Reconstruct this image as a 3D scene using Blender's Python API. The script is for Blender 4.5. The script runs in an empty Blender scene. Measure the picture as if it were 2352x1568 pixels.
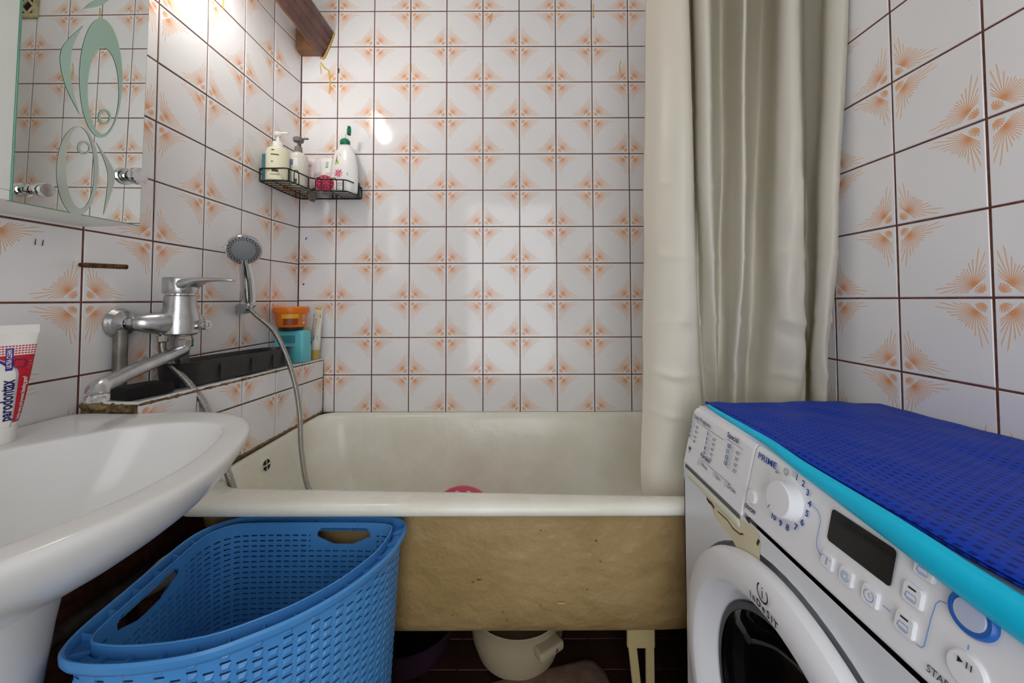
import bpy, bmesh, math, random
from mathutils import Vector, Matrix, noise
random.seed(7)
S = bpy.context.scene
C = S.collection
PI = math.pi

# ------------------------------------------------------------------ camera
CAM_H = 1.085
cd = bpy.data.cameras.new('camera'); cam = bpy.data.objects.new('camera', cd); C.objects.link(cam)
cd.sensor_fit = 'HORIZONTAL'; cd.sensor_width = 36.0
cd.lens = 862.02 / 2352 * 36.0
cd.shift_x = (1176 - 1182.2) / 2352
cd.shift_y = (662.58 - 784) / 2352
cd.clip_start = 0.02; cd.clip_end = 50
right = Vector((0.999997, -0.000348, -0.002336)); fwd = Vector((0.000418, 0.999549, 0.030034)); upv = Vector((0.002324, -0.030035, 0.999546))
M = Matrix((right, upv, -fwd)).transposed().to_4x4(); M.translation = (0, 0, CAM_H)
cam.matrix_world = M
S.camera = cam

# ------------------------------------------------------------------ world, light, exposure
W = bpy.data.worlds.new('world'); S.world = W; W.use_nodes = True
bg = W.node_tree.nodes['Background']; bg.inputs[0].default_value = (0.965, 0.975, 1.0, 1); bg.inputs[1].default_value = 2.35
LAMP_STRENGTH = 56.0
S.view_settings.view_transform = 'Standard'; S.view_settings.look = 'None'
S.view_settings.exposure = 0.42; S.view_settings.gamma = 1.0; S.view_settings.use_curve_mapping = False
S.cycles.max_bounces = 10; S.cycles.diffuse_bounces = 5; S.cycles.glossy_bounces = 5
S.cycles.transmission_bounces = 8; S.cycles.transparent_max_bounces = 8
S.cycles.sample_clamp_indirect = 4.0; S.cycles.caustics_reflective = False; S.cycles.caustics_refractive = False

# ------------------------------------------------------------------ helpers
def lin(c):
    return tuple(((v/12.92) if v <= .04045 else ((v+.055)/1.055)**2.4) for v in c)
def hexc(h):
    return lin(tuple(int(h[i:i+2], 16)/255 for i in (0, 2, 4)))

def mat(name, col, rough=.5, metal=0.0, spec=.5, bump=0.0, bscale=40.0, var=None, vscale=6.0, trans=0.0, coat=0.0, emit=None, estr=0.0, ior=1.45, alpha=1.0, sss=0.0, bdist=.002):
    m = bpy.data.materials.new(name); m.use_nodes = True
    nt = m.node_tree; n = nt.nodes; l = nt.links
    b = n['Principled BSDF']
    c = hexc(col) if isinstance(col, str) else col
    b.inputs['Base Color'].default_value = (*c, 1)
    b.inputs['Roughness'].default_value = rough; b.inputs['Metallic'].default_value = metal
    b.inputs['Specular IOR Level'].default_value = spec; b.inputs['IOR'].default_value = ior
    b.inputs['Transmission Weight'].default_value = trans; b.inputs['Coat Weight'].default_value = coat
    b.inputs['Alpha'].default_value = alpha
    if sss:
        b.inputs['Subsurface Weight'].default_value = sss; b.inputs['Subsurface Radius'].default_value = (.01, .01, .01)
    if emit:
        b.inputs['Emission Color'].default_value = (*hexc(emit), 1); b.inputs['Emission Strength'].default_value = estr
    if bump or var:
        tc = n.new('ShaderNodeTexCoord')
        geo = tc.outputs['Object']
    if var:
        nz = n.new('ShaderNodeTexNoise'); nz.inputs['Scale'].default_value = vscale; nz.inputs['Detail'].default_value = 5
        l.new(geo, nz.inputs['Vector'])
        rp = n.new('ShaderNodeValToRGB'); rp.color_ramp.elements[0].position = .38; rp.color_ramp.elements[1].position = .66
        rp.color_ramp.elements[0].color = (*hexc(var), 1); rp.color_ramp.elements[1].color = (*c, 1)
        l.new(nz.outputs['Fac'], rp.inputs['Fac']); l.new(rp.outputs['Color'], b.inputs['Base Color'])
    if bump:
        nb = n.new('ShaderNodeTexNoise'); nb.inputs['Scale'].default_value = bscale; nb.inputs['Detail'].default_value = 4
        l.new(geo, nb.inputs['Vector'])
        bp = n.new('ShaderNodeBump'); bp.inputs['Strength'].default_value = min(1, bump); bp.inputs['Distance'].default_value = bdist
        l.new(nb.outputs['Fac'], bp.inputs['Height']); l.new(bp.outputs['Normal'], b.inputs['Normal'])
    return m

def link(o, parent=None):
    C.objects.link(o)
    if parent is not None:
        o.parent = parent; o.matrix_parent_inverse = WORLD(parent).inverted()
    return o
def WORLD(o):
    m = o.matrix_basis.copy()
    if o.parent is not None: m = WORLD(o.parent) @ o.matrix_parent_inverse @ m
    return m
def empty(name, loc, label, cat, group=None):
    o = bpy.data.objects.new(name, None); o.location = loc; o.empty_display_size = .05; C.objects.link(o)
    return tag(o, label, cat, group)
def tag(o, label, cat, group=None, kind=None):
    if label: o['label'] = label
    if cat: o['category'] = cat
    if group: o['group'] = group
    if kind: o['kind'] = kind
    return o
def mesh(name, verts, faces, material, parent=None, smooth=False, uvs=None, matrix=None):
    me = bpy.data.meshes.new(name); me.from_pydata([tuple(v) for v in verts], [], faces); me.update()
    if uvs is not None:
        uv = me.uv_layers.new(name='UVMap')
        for p in me.polygons:
            for li in p.loop_indices: uv.data[li].uv = uvs[me.loops[li].vertex_index]
    return mobj(name, me, material, parent, smooth, matrix)
def mobj(name, me, material, parent=None, smooth=False, matrix=None):
    mats = material if isinstance(material, (list, tuple)) else [material]
    if len(me.materials) == 0:
        for m in mats: me.materials.append(m)
    if smooth:
        for p in me.polygons: p.use_smooth = True
    o = bpy.data.objects.new(name, me)
    if matrix is not None: o.matrix_basis = matrix
    return link(o, parent)
def frombm(name, bm, material, parent=None, smooth=False, matrix=None):
    bmesh.ops.recalc_face_normals(bm, faces=bm.faces[:])
    me = bpy.data.meshes.new(name); bm.to_mesh(me); bm.free()
    return mobj(name, me, material, parent, smooth, matrix)
def subsurf(o, lv=1):
    m = o.modifiers.new('subsurf', 'SUBSURF'); m.levels = lv; m.render_levels = lv; return o
def solidify(o, t, off=-1):
    m = o.modifiers.new('solid', 'SOLIDIFY'); m.thickness = t; m.offset = off; return o

def bm_box(bm, x0, x1, y0, y1, z0, z1, bev=0, seg=2, mtx=None):
    r = bmesh.ops.create_cube(bm, size=1)
    vs = r['verts']
    for v in vs:
        v.co = Vector((x0+(v.co.x+.5)*(x1-x0), y0+(v.co.y+.5)*(y1-y0), z0+(v.co.z+.5)*(z1-z0)))
    geom = vs
    if bev:
        es = list({e for v in vs for e in v.link_edges})
        rr = bmesh.ops.bevel(bm, geom=es, offset=bev, segments=seg, affect='EDGES', profile=.5)
        geom = list({v for f in rr['faces'] for v in f.verts} | {v for v in vs if v.is_valid})
    if mtx is not None:
        allv = set(); stack = list(geom)
        while stack:
            v = stack.pop()
            if v in allv: continue
            allv.add(v); stack += [e.other_vert(v) for e in v.link_edges]
        for v in allv: v.co = mtx @ v.co
    return geom
def box(name, x0, x1, y0, y1, z0, z1, material, parent=None, bev=0, seg=2, mtx=None, smooth=False):
    bm = bmesh.new(); bm_box(bm, x0, x1, y0, y1, z0, z1, bev, seg, mtx)
    return frombm(name, bm, material, parent, smooth)

def basis(x, y, z, loc):
    m = Matrix((Vector(x), Vector(y), Vector(z))).transposed().to_4x4(); m.translation = Vector(loc); return m
def axis_mtx(loc, d):
    return Matrix.Translation(Vector(loc)) @ Vector((0, 0, 1)).rotation_difference(Vector(d).normalized()).to_matrix().to_4x4()

def lathe_data(prof, seg=32, mtx=None, sx=1.0, sy=1.0):
    V, F = [], []
    idx = []
    for r, z in prof:
        if r < 1e-6:
            idx.append([len(V)]); V.append(Vector((0, 0, z)))
        else:
            row = []
            for k in range(seg):
                a = 2*PI*k/seg; row.append(len(V)); V.append(Vector((r*math.cos(a)*sx, r*math.sin(a)*sy, z)))
            idx.append(row)
    for a, b in zip(idx, idx[1:]):
        if len(a) == 1 and len(b) == 1: continue
        for k in range(seg):
            k2 = (k+1) % seg
            if len(a) == 1: F.append((a[0], b[k2], b[k]))
            elif len(b) == 1: F.append((a[k], a[k2], b[0]))
            else: F.append((a[k], a[k2], b[k2], b[k]))
    if mtx is not None: V = [mtx @ v for v in V]
    return V, F
def lathe(name, prof, material, parent=None, mtx=None, seg=32, smooth=True, sx=1.0, sy=1.0):
    V, F = lathe_data(prof, seg, mtx, sx, sy)
    o = mesh(name, V, F, material, parent, smooth)
    if smooth: sharp(o)
    return o
def sharp(o, ang=35):
    try:
        o.data.set_sharp_from_angle(angle=math.radians(ang))
    except Exception: pass
    return o
def catmull(pts, n=8, closed=False):
    P = [Vector(p) for p in pts]; out = []; m = len(P)
    for i in range(m if closed else m-1):
        if closed: a, b, c, d = P[(i-1) % m], P[i], P[(i+1) % m], P[(i+2) % m]
        else: a, b, c, d = P[max(i-1, 0)], P[i], P[i+1], P[min(i+2, m-1)]
        for k in range(n):
            t = k/n
            out.append(.5*((2*b)+(-a+c)*t+(2*a-5*b+4*c-d)*t*t+(-a+3*b-3*c+d)*t**3))
    if not closed: out.append(P[-1])
    return out
def resample(pts, n, closed=False):
    P = list(pts)
    if closed: P = P+[P[0]]
    L = [0]
    for a, b in zip(P, P[1:]): L.append(L[-1]+(b-a).length)
    out = []; j = 0; tot = L[-1]
    for i in range(n):
        s = tot*i/(n if closed else n-1)
        while j < len(L)-2 and L[j+1] < s: j += 1
        t = (s-L[j])/max(1e-9, L[j+1]-L[j]); out.append(P[j].lerp(P[j+1], min(1, t)))
    return out
def tube_data(path, r, seg=10, closed=False, caps=True, V=None, F=None):
    V = [] if V is None else V; F = [] if F is None else F
    P = [Vector(p) for p in path]; n = len(P); up = None; rows = []
    for i in range(n):
        if closed: t = P[(i+1) % n]-P[(i-1) % n]
        else: t = P[min(i+1, n-1)]-P[max(i-1, 0)]
        t.normalize()
        if up is None:
            up = Vector((0, 0, 1)) if abs(t.z) < .9 else Vector((1, 0, 0))
        up = (up-t*up.dot(t)); up.normalize(); s = t.cross(up)
        rr = r(i/(n-1)) if callable(r) else r
        row = []
        for k in range(seg):
            a = 2*PI*k/seg; row.append(len(V)); V.append(P[i]+(up*math.cos(a)+s*math.sin(a))*rr)
        rows.append(row)
    pairs = list(zip(rows, rows[1:]))+([(rows[-1], rows[0])] if closed else [])
    for a, b in pairs:
        for k in range(seg): F.append((a[k], a[(k+1) % seg], b[(k+1) % seg], b[k]))
    if caps and not closed:
        F.append(tuple(rows[0][::-1])); F.append(tuple(rows[-1]))
    return V, F
def tube(name, path, r, material, parent=None, seg=10, closed=False, caps=True, smooth=True):
    V, F = tube_data(path, r, seg, closed, caps)
    o = mesh(name, V, F, material, parent, smooth); sharp(o, 50); return o
def loft(name, rings, material, parent=None, smooth=True, cap0=True, cap1=True, closed=True, uvs=None):
    V, F = [], []; n = len(rings[0])
    for r in rings: V += [Vector(p) for p in r]
    for i in range(len(rings)-1):
        for k in range(n if closed else n-1):
            k2 = (k+1) % n
            F.append((i*n+k, i*n+k2, (i+1)*n+k2, (i+1)*n+k))
    if cap0: F.append(tuple(range(n))[::-1])
    if cap1: F.append(tuple((len(rings)-1)*n+k for k in range(n)))
    return mesh(name, V, F, material, parent, smooth, uvs)
def rrect(x0, x1, y0, y1, r, z, n=6):
    out = []
    for cx, cy, a0 in ((x1-r, y1-r, 0), (x0+r, y1-r, PI/2), (x0+r, y0+r, PI), (x1-r, y0+r, 1.5*PI)):
        for k in range(n+1):
            a = a0+PI/2*k/n; out.append(Vector((cx+r*math.cos(a), cy+r*math.sin(a), z)))
    return out
FONT_JOBS = []
def text(name, body, size, mtx, material, parent, align='CENTER', sx=1.0, wrap=None, bold=0.0, shear=0.0):
    cu = bpy.data.curves.new(name, 'FONT'); cu.body = body; cu.size = size; cu.align_x = align; cu.align_y = 'CENTER'
    cu.resolution_u = 3; cu.offset = bold; cu.shear = shear
    o = bpy.data.objects.new(name+'_font', cu); C.objects.link(o)
    FONT_JOBS.append((o, name, mtx, material, parent, sx, wrap))
def flush_fonts():
    bpy.context.view_layer.update()
    dg = bpy.context.evaluated_depsgraph_get()
    for o, name, mtx, material, parent, sx, wrap in FONT_JOBS:
        me = bpy.data.meshes.new_from_object(o.evaluated_get(dg))
        for v in me.vertices:
            p = Vector((v.co.x*sx, v.co.y, v.co.z))
            v.co = wrap(p) if wrap else mtx @ p
        me.materials.clear(); me.name = name
        cu = o.data; bpy.data.objects.remove(o); bpy.data.curves.remove(cu)
        mobj(name, me, material, parent)
    FONT_JOBS.clear()
def flat(name, pts2, mtx, material, parent, thick=0.0):
    """a flat polygon given in a local plane"""
    bm = bmesh.new(); vs = [bm.verts.new(mtx @ Vector((p[0], p[1], 0))) for p in pts2]; bm.faces.new(vs)
    return frombm(name, bm, material, parent)
def stroke(name, pts2, w, mtx, material, parent, closed=False):
    """a printed line of constant width in a local plane"""
    P = [Vector((p[0], p[1], 0)) for p in pts2]; n = len(P); V = []; F = []
    for i in range(n):
        t = (P[(i+1) % n]-P[(i-1) % n]) if closed else (P[min(i+1, n-1)]-P[max(i-1, 0)])
        t.normalize(); s = Vector((-t.y, t.x, 0))*w/2
        V += [mtx @ (P[i]+s), mtx @ (P[i]-s)]
    for i in range(n if closed else n-1):
        a = 2*i; b = 2*((i+1) % n); F.append((a, a+1, b+1, b))
    return mesh(name, V, F, material, parent)
def arc(cx, cy, r, a0, a1, n=16, ry=None):
    ry = r if ry is None else ry
    return [(cx+r*math.cos(math.radians(a0+(a1-a0)*k/n)), cy+ry*math.sin(math.radians(a0+(a1-a0)*k/n))) for k in range(n+1)]

# ------------------------------------------------------------------ materials
def tile_material():
    m = bpy.data.materials.new('glazed_tile'); m.use_nodes = True; nt = m.node_tree; N = nt.nodes; L = nt.links
    b = N['Principled BSDF']; b.inputs['Roughness'].default_value = .09; b.inputs['Specular IOR Level'].default_value = .5
    def mt(op, a, c=None, d=None, clamp=False):
        n = N.new('ShaderNodeMath'); n.operation = op; n.use_clamp = clamp
        for i, x in enumerate((a, c, d)):
            if x is None: continue
            if isinstance(x, (int, float)): n.inputs[i].default_value = x
            else: L.new(x, n.inputs[i])
        return n.outputs[0]
    uv = N.new('ShaderNodeUVMap'); uv.uv_map = 'UVMap'; sp = N.new('ShaderNodeSeparateXYZ'); L.new(uv.outputs[0], sp.inputs[0])
    u0, v0 = sp.outputs[0], sp.outputs[1]
    flip = mt('GREATER_THAN', mt('ADD', u0, v0), 1.0)
    def mir(x): return mt('ADD', mt('MULTIPLY', x, mt('SUBTRACT', 1.0, mt('MULTIPLY', flip, 2.0))), flip)
    a, v = mir(u0), mir(v0)
    FX = .150
    da, dv = mt('SUBTRACT', a, FX), mt('SUBTRACT', v, FX)
    r = mt('SQRT', mt('ADD', mt('MULTIPLY', da, da), mt('MULTIPLY', dv, dv)))
    th = mt('ARCTAN2', dv, da)
    NR = 38.0
    ph = mt('MULTIPLY', th, NR/(2*PI)); ph = mt('ADD', ph, 100.25)
    fr = mt('SUBTRACT', mt('FRACT', ph), .5)
    dist = mt('MULTIPLY', mt('MULTIPLY', mt('ABSOLUTE', fr), 2*PI/NR), r)
    def edge(x, lo, hi):   # 1 below lo, 0 above hi
        n = N.new('ShaderNodeMapRange'); n.interpolation_type = 'SMOOTHSTEP'; n.inputs['From Min'].default_value = lo; n.inputs['From Max'].default_value = hi
        n.inputs['To Min'].default_value = 1; n.inputs['To Max'].default_value = 0; L.new(x, n.inputs['Value']); return n.outputs[0]
    hw = mt('MINIMUM', mt('ADD', mt('MULTIPLY', r, .024), .0018), .0068)
    ray = edge(mt('SUBTRACT', dist, hw), -.001, .0012)
    wn = N.new('ShaderNodeTexWhiteNoise'); wn.noise_dimensions = '1D'; L.new(mt('FLOOR', ph), wn.inputs['W'])
    rnd = mt('MULTIPLY', mt('SUBTRACT', wn.outputs['Value'], .5), .05)
    am, vm = mt('MAXIMUM', a, .0001), mt('MAXIMUM', v, .0001)
    env = mt('ADD', mt('ADD', mt('POWER', am, .6), mt('POWER', vm, .6)), rnd)
    inside = edge(env, .935, .942)
    r0 = mt('SQRT', mt('ADD', mt('MULTIPLY', a, a), mt('MULTIPLY', v, v)))
    outer = mt('SUBTRACT', 1.0, edge(mt('ADD', a, v), .262, .272))
    marg = mt('MULTIPLY', mt('GREATER_THAN', a, .042), mt('GREATER_THAN', v, .042))
    big = mt('MULTIPLY', mt('MULTIPLY', mt('MULTIPLY', ray, inside), outer), marg)
    a2, v2 = mt('SUBTRACT', a, .062), mt('SUBTRACT', v, .062)
    r2 = mt('SQRT', mt('ADD', mt('MULTIPLY', a2, a2), mt('MULTIPLY', v2, v2)))
    th2 = mt('ARCTAN2', v2, a2); ph2 = mt('ADD', mt('MULTIPLY', th2, 5/(PI/2)), 20.5); fr2 = mt('ABSOLUTE', mt('SUBTRACT', mt('FRACT', ph2), .5))
    ray2 = edge(mt('MULTIPLY', mt('MULTIPLY', fr2, PI/10), r2), .0055, .0075)
    small = mt('MULTIPLY', mt('MULTIPLY', mt('MULTIPLY', ray2, edge(r2, .088, .094)), mt('GREATER_THAN', mt('ADD', a, v), .118)), marg)
    mask = mt('MAXIMUM', big, small)
    dense = mt('MULTIPLY', mt('MULTIPLY', edge(r, .0, .12), mt('MULTIPLY', edge(env, .86, .95), outer)), marg)
    dense = mt('MULTIPLY', dense, .50)
    tint = mt('MAXIMUM', mt('MULTIPLY', mask, .9), dense)
    # tile white with a little uneven glaze
    tc = N.new('ShaderNodeTexCoord'); nz = N.new('ShaderNodeTexNoise'); nz.inputs['Scale'].default_value = 9; L.new(tc.outputs['Object'], nz.inputs['Vector'])
    mx0 = N.new('ShaderNodeMix'); mx0.data_type = 'RGBA'; L.new(nz.outputs['Fac'], mx0.inputs['Factor'])
    mx0.inputs[6].default_value = (*hexc('E4E5E8'), 1); mx0.inputs[7].default_value = (*hexc('ECEBEB'), 1)
    colr = N.new('ShaderNodeMix'); colr.data_type = 'RGBA'; L.new(edge(r, .02, .22), colr.inputs['Factor'])
    colr.inputs[6].default_value = (*hexc('E8BC94'), 1); colr.inputs[7].default_value = (*hexc('E2944C'), 1)
    mx = N.new('ShaderNodeMix'); mx.data_type = 'RGBA'; L.new(tint, mx.inputs['Factor']); L.new(mx0.outputs[2], mx.inputs[6]); L.new(colr.outputs[2], mx.inputs[7])
    L.new(mx.outputs[2], b.inputs['Base Color'])
    nz2 = N.new('ShaderNodeTexNoise'); nz2.inputs['Scale'].default_value = 14; nz2.inputs['Detail'].default_value = 1; L.new(tc.outputs['Object'], nz2.inputs['Vector'])
    h = mt('ADD', mt('MULTIPLY', mask, .35), mt('MULTIPLY', nz2.outputs['Fac'], .7))
    bp = N.new('ShaderNodeBump'); bp.inputs['Strength'].default_value = .35; bp.inputs['Distance'].default_value = .0012; L.new(h, bp.inputs['Height']); L.new(bp.outputs['Normal'], b.inputs['Normal'])
    return m
M_TILE = tile_material()
M_GROUT = mat('brown_grout', '74493B', .9, bump=.5, bscale=600, var='5C3628', vscale=60)
M_PLASTER = mat('dark_wall_shade', '3A3330', .9)  # shade under the basin put into a wall colour; no wall uses it
M_CEIL = mat('ceiling_white', 'E6E4DE', .8)
M_FLOOR_T = mat('brown_floor_tile', '3C241C', .45, var='2E1A14', vscale=5)
M_FLOOR_G = mat('floor_grout', '2A1B16', .9)
M_MORTAR = mat('ochre_mortar', '8E7A55', .95, bump=1, bscale=220, var='5D4A2E', vscale=70)
M_CER = mat('white_ceramic', 'E6E7E7', .15, spec=.4, var='DDDEDC', vscale=3)
M_ENAMEL = mat('cream_enamel', 'EEEEE4', .2, bump=.5, bscale=45, bdist=.003, var='E4E3D4', vscale=7)
M_TUBPAINT = mat('beige_paint', 'AE9568', .45, bump=1.0, bscale=26, bdist=.009, var='9C8254', vscale=5)
M_CHROME = mat('chrome', 'D8DADC', .08, metal=1)
M_SATIN = mat('satin_chrome', 'CCCED0', .27, metal=1, bump=.15, bscale=300, var='B4B6B8', vscale=25)
M_HOSE = mat('hose_steel', 'B4B2AE', .25, metal=1)
M_PIPE = mat('old_grey_pipe', '8E8B86', .45, metal=.6, var='6F6A62', vscale=30)
M_RUST = mat('rusty_steel', '6E4A22', .8, metal=.3, bump=1, bscale=300, var='3B2413', vscale=90)
M_BLACK = mat('black_plastic', '1D1D1E', .38, var='2A2A2B', vscale=30)
M_SPONGE = mat('black_sponge', '151515', .95, bump=1, bscale=260)
M_WHITE = mat('white_plastic', 'E6E8EC', .28)
M_WMBODY = mat('appliance_white', 'DDE2E8', .25)
M_CREAM = mat('aged_cream_plastic', 'D9D8C4', .35)
M_YELLOWED = mat('yellowed_paint', 'D8D0B0', .5, bump=.4, bscale=120)
M_DARKGLASS = mat('dark_display', '16181A', .06)
M_BLUEINK = mat('blue_print', '1E4FA0', .5)
M_DARKINK = mat('navy_print', '26305C', .5)
M_GREYINK = mat('grey_print', '4A4F58', .5)
M_BLACKINK = mat('black_print', '10161E', .5)
M_PALEINK = mat('pale_blue_print', '7FA3D6', .5)
M_GAP = mat('dark_gap', '0A0C0E', .8)
M_RUBBER = mat('grey_rubber', '55565A', .6)
M_DRUM = mat('drum_steel', '8C8D90', .3, metal=.9)
M_MIRROR = mat('mirror_silver', 'F7FBF8', .01, metal=1)
M_GEDGE = mat('green_glass_edge', '5F9A80', .12, spec=.6)
M_ETCH = mat('frosted_green', 'B4D4C0', .35, alpha=.82)
M_ETCH2 = mat('frosted_pale', 'CDD6C9', .35, alpha=.7)
M_CABWHITE = mat('cabinet_white', 'E3E5DF', .35)
M_WOOD = mat('brown_wood', '8A6244', .45, var='5E3E29', vscale=14, bump=.3, bscale=50)
M_WOODDK = mat('dark_varnished_wood', '74504A', .3, var='5A3A34', vscale=12)
M_AMBER = mat('amber_varnish', 'A8702C', .35, var='7E4E1C', vscale=20)
M_WIRE = mat('black_wire', '1B1512', .4)
M_BLUE = mat('blue_basket_plastic', '4F93D2', .3, var='478ACA', vscale=8)
M_CLOTHEDGE = mat('cyan_binding', '10C8F2', .4, spec=.25, bump=.3, bscale=60)
# ------------------------------------------------------------------ room shell
P = .152; TW = .1483; DY = 1.544; Z0 = CAM_H - .001; CEIL = Z0 + 10*P
def tile_mesh(w, h, uv, t=.006, cache={}):
    key = (round(w, 4), round(h, 4), uv)
    if key in cache: return cache[key]
    b = .0012
    V = [(-w/2, -h/2, -t), (w/2, -h/2, -t), (w/2, h/2, -t), (-w/2, h/2, -t), (-w/2, -h/2, -b), (w/2, -h/2, -b), (w/2, h/2, -b), (-w/2, h/2, -b),
         (-w/2+b, -h/2+b, 0), (w/2-b, -h/2+b, 0), (w/2-b, h/2-b, 0), (-w/2+b, h/2-b, 0)]
    F = [(8, 9, 10, 11)]
    for a in range(4):
        c = (a+1) % 4; F += [(4+a, 4+c, 8+c, 8+a), (a, c, 4+c, 4+a)]
    me = bpy.data.meshes.new('tile'); me.from_pydata(V, [], F); me.update()
    l = me.uv_layers.new(name='UVMap'); u0, u1, v0, v1 = uv
    for p in me.polygons:
        for li in p.loop_indices:
            c = V[me.loops[li].vertex_index]; l.data[li].uv = (u0+(c[0]/w+.5)*(u1-u0), v0+(c[1]/h+.5)*(v1-v0))
    me.materials.append(M_TILE); cache[key] = me
    return me
R90 = Matrix.Rotation(PI/2, 4, 'Z')
def put_tile(parent, centre, u, v, n, diag, w=TW, h=TW, uv=(0, 1, 0, 1), jit=.0006):
    u = Vector(u).normalized(); n = Vector(n).normalized(); v = n.cross(u).normalized()
    m = basis(u, v, n, Vector(centre)+n*random.uniform(-jit, jit*.3))
    tilt = Matrix.Rotation(random.uniform(-.0035, .0035), 4, 'X') @ Matrix.Rotation(random.uniform(-.0035, .0035), 4, 'Y')
    m = m @ tilt
    if not diag: m = m @ R90
    o = bpy.data.objects.new('tile', tile_mesh(w, h, uv)); o.matrix_basis = m
    return link(o, parent)
def struct(o): o['kind'] = 'structure'; return o

G = .0016  # grout recess
wall_back = struct(box('wall_back', -1.0, .95, DY+G, DY+.12, 0, CEIL, M_GROUT))
for i in range(11):
    for j in range(-3, 10):
        w = TW if i < 10 or True else TW
        put_tile(wall_back, (-.8899+(i+.5)*P, DY, Z0+(j+.5)*P), (1, 0, 0), (0, 0, 1), (0, -1, 0), (i+j) % 2 == 1)
# left wall, its last column bowed in towards the corner
XL1 = -.9063+.0041*P; LS = .0041
def xl(y): return -.9063+LS*(DY-y)
def prism(name, pl, z0, z1, m, parent=None):
    n = len(pl); V = [(x, y, z0) for x, y in pl]+[(x, y, z1) for x, y in pl]
    F = [tuple(range(n))[::-1], tuple(range(n, 2*n))]+[(a, (a+1) % n, n+(a+1) % n, n+a) for a in range(n)]
    o = mesh(name, V, F, m, parent)
    bm = bmesh.new(); bm.from_mesh(o.data); bmesh.ops.recalc_face_normals(bm, faces=bm.faces[:]); bm.to_mesh(o.data); bm.free()
    return o
YN = DY-15*P
wall_left = struct(prism('wall_left', [(-.8899-G, DY+G), (xl(DY-P)-G, DY-P), (xl(YN)-G, YN), (-1.03, YN), (-1.03, DY+G)], 0, CEIL, M_GROUT))
for k in range(15):
    ya, yb = DY-(k+1)*P, DY-k*P
    xa = xl(ya); xb = -.8899 if k == 0 else xl(yb)
    u = Vector((xb-xa, yb-ya, 0)); n = Vector((u.y, -u.x, 0)); w = TW if k else u.length-.0034
    for j in range(-3, 10):
        put_tile(wall_left, ((xa+xb)/2, (ya+yb)/2, Z0-.002+(j+.5)*P), u, (0, 0, 1), n, (k+1+j) % 2 == 1, TW, TW)
RY = .9333; XR0 = .7962; RS = .0188
def xr(y): return XR0+RS*(RY-y)
wall_right = struct(prism('wall_right', [(xr(DY)+G, DY+G), (xr(YN)+G, YN), (.98, YN), (.98, DY+G)], 0, CEIL, M_GROUT))
for k in range(-4, 11):
    ya, yb = RY-k*P, RY-(k+1)*P
    u = Vector((xr(yb)-xr(ya), yb-ya, 0)); n = Vector((u.y, -u.x, 0))
    for j in range(-3, 10):
        put_tile(wall_right, ((xr(ya)+xr(yb))/2, (ya+yb)/2, CAM_H+.0017+(j+.5)*P), u, (0, 0, 1), n, (k+j) % 2 == 0)
# side walls carry no tiles low down (behind sink and machine), only bare grout
struct(box('ceiling', -1.03, .98, YN-.1, DY+.12, CEIL, CEIL+.1, M_CEIL))
M_RWALL = mat('pale_wall_paint', 'E0DED8', .7)
bm = bmesh.new()
bm_box(bm, -1.03, -.48, YN-.1, YN, 0, CEIL); bm_box(bm, .42, .98, YN-.1, YN, 0, CEIL); bm_box(bm, -.48, .42, YN-.1, YN, 2.08, CEIL)
struct(frombm('wall_rear', bm, M_RWALL))
floor = struct(box('floor', -1.03, .98, YN-.1, DY+.12, -.1, -.002, M_FLOOR_G))
ftm = None
for ix in range(20):
    for iy in range(15):
        x = -.92+ix*.1; y = DY-.06-iy*.1
        if y < -.1 or x > .9: continue
        if ftm is None:
            bm = bmesh.new(); bm_box(bm, -.0485, .0485, -.0485, .0485, -.008, 0, .0012, 1); ftm = bpy.data.meshes.new('tile'); bm.to_mesh(ftm); bm.free(); ftm.materials.append(M_FLOOR_T)
        o = bpy.data.objects.new('tile', ftm); o.matrix_basis = Matrix.Translation((x, y, random.uniform(-.0006, .0004))); link(o, floor)

# stains and marks on the back wall
M_DRIP = mat('yellow_drip', 'D9B24A', .4); M_HOLE = mat('brown_hole', '3A2215', .9)
def wall_mark(name, pts, w, m, parent, y=DY-.0016):
    mm = basis((1, 0, 0), (0, 0, 1), (0, -1, 0), (0, y, 0)); return stroke(name, pts, w, mm, m, parent)
for pts, w in (([(.3345, 2.33), (.334, 2.27), (.337, 2.275)], .004), ([(.448, 2.085), (.441, 2.06), (.445, 2.03)], .0035), ([(-.092, 2.29), (-.098, 2.27), (-.1, 2.25)], .003),
               ([(-.81, 2.08), (-.79, 2.055), (-.775, 2.045), (-.772, 2.02), (-.768, 2.0), (-.772, 1.95)], .006), ([(-.812, 2.07), (-.806, 2.03)], .003), ([(-.43, 2.075), (-.43, 2.04)], .0025)):
    wall_mark('yellow_drip', pts, w, M_DRIP, wall_back)
wall_mark('drilled_hole', [(-.868, 1.148), (-.868, 1.154)], .007, M_HOLE, wall_back)
wall_mark('drilled_hole', [(-.733, 2.055), (-.734, 2.035)], .004, M_HOLE, wall_back)
wall_mark('ink_mark', [(-.862, 1.335), (-.858, 1.345)], .004, mat('violet_ink', '4A3A9A', .5), wall_back)
ml = basis((0, 1, 0), (0, 0, 1), (1, 0, 0), (xl(.7)+.0016, 0, 0))
for yy in (.703, .714): stroke('nail_mark', [(yy, 1.190), (yy+.001, 1.202)], .0016, ml, M_RUST, wall_left)
stroke('yellow_drip', [(1.138, 1.99), (1.14, 2.01), (1.14, 2.03)], .004, basis((0, 1, 0), (0, 0, 1), (1, 0, 0), (xl(1.14)+.0016, 0, 0)), M_DRIP, wall_left)

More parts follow.
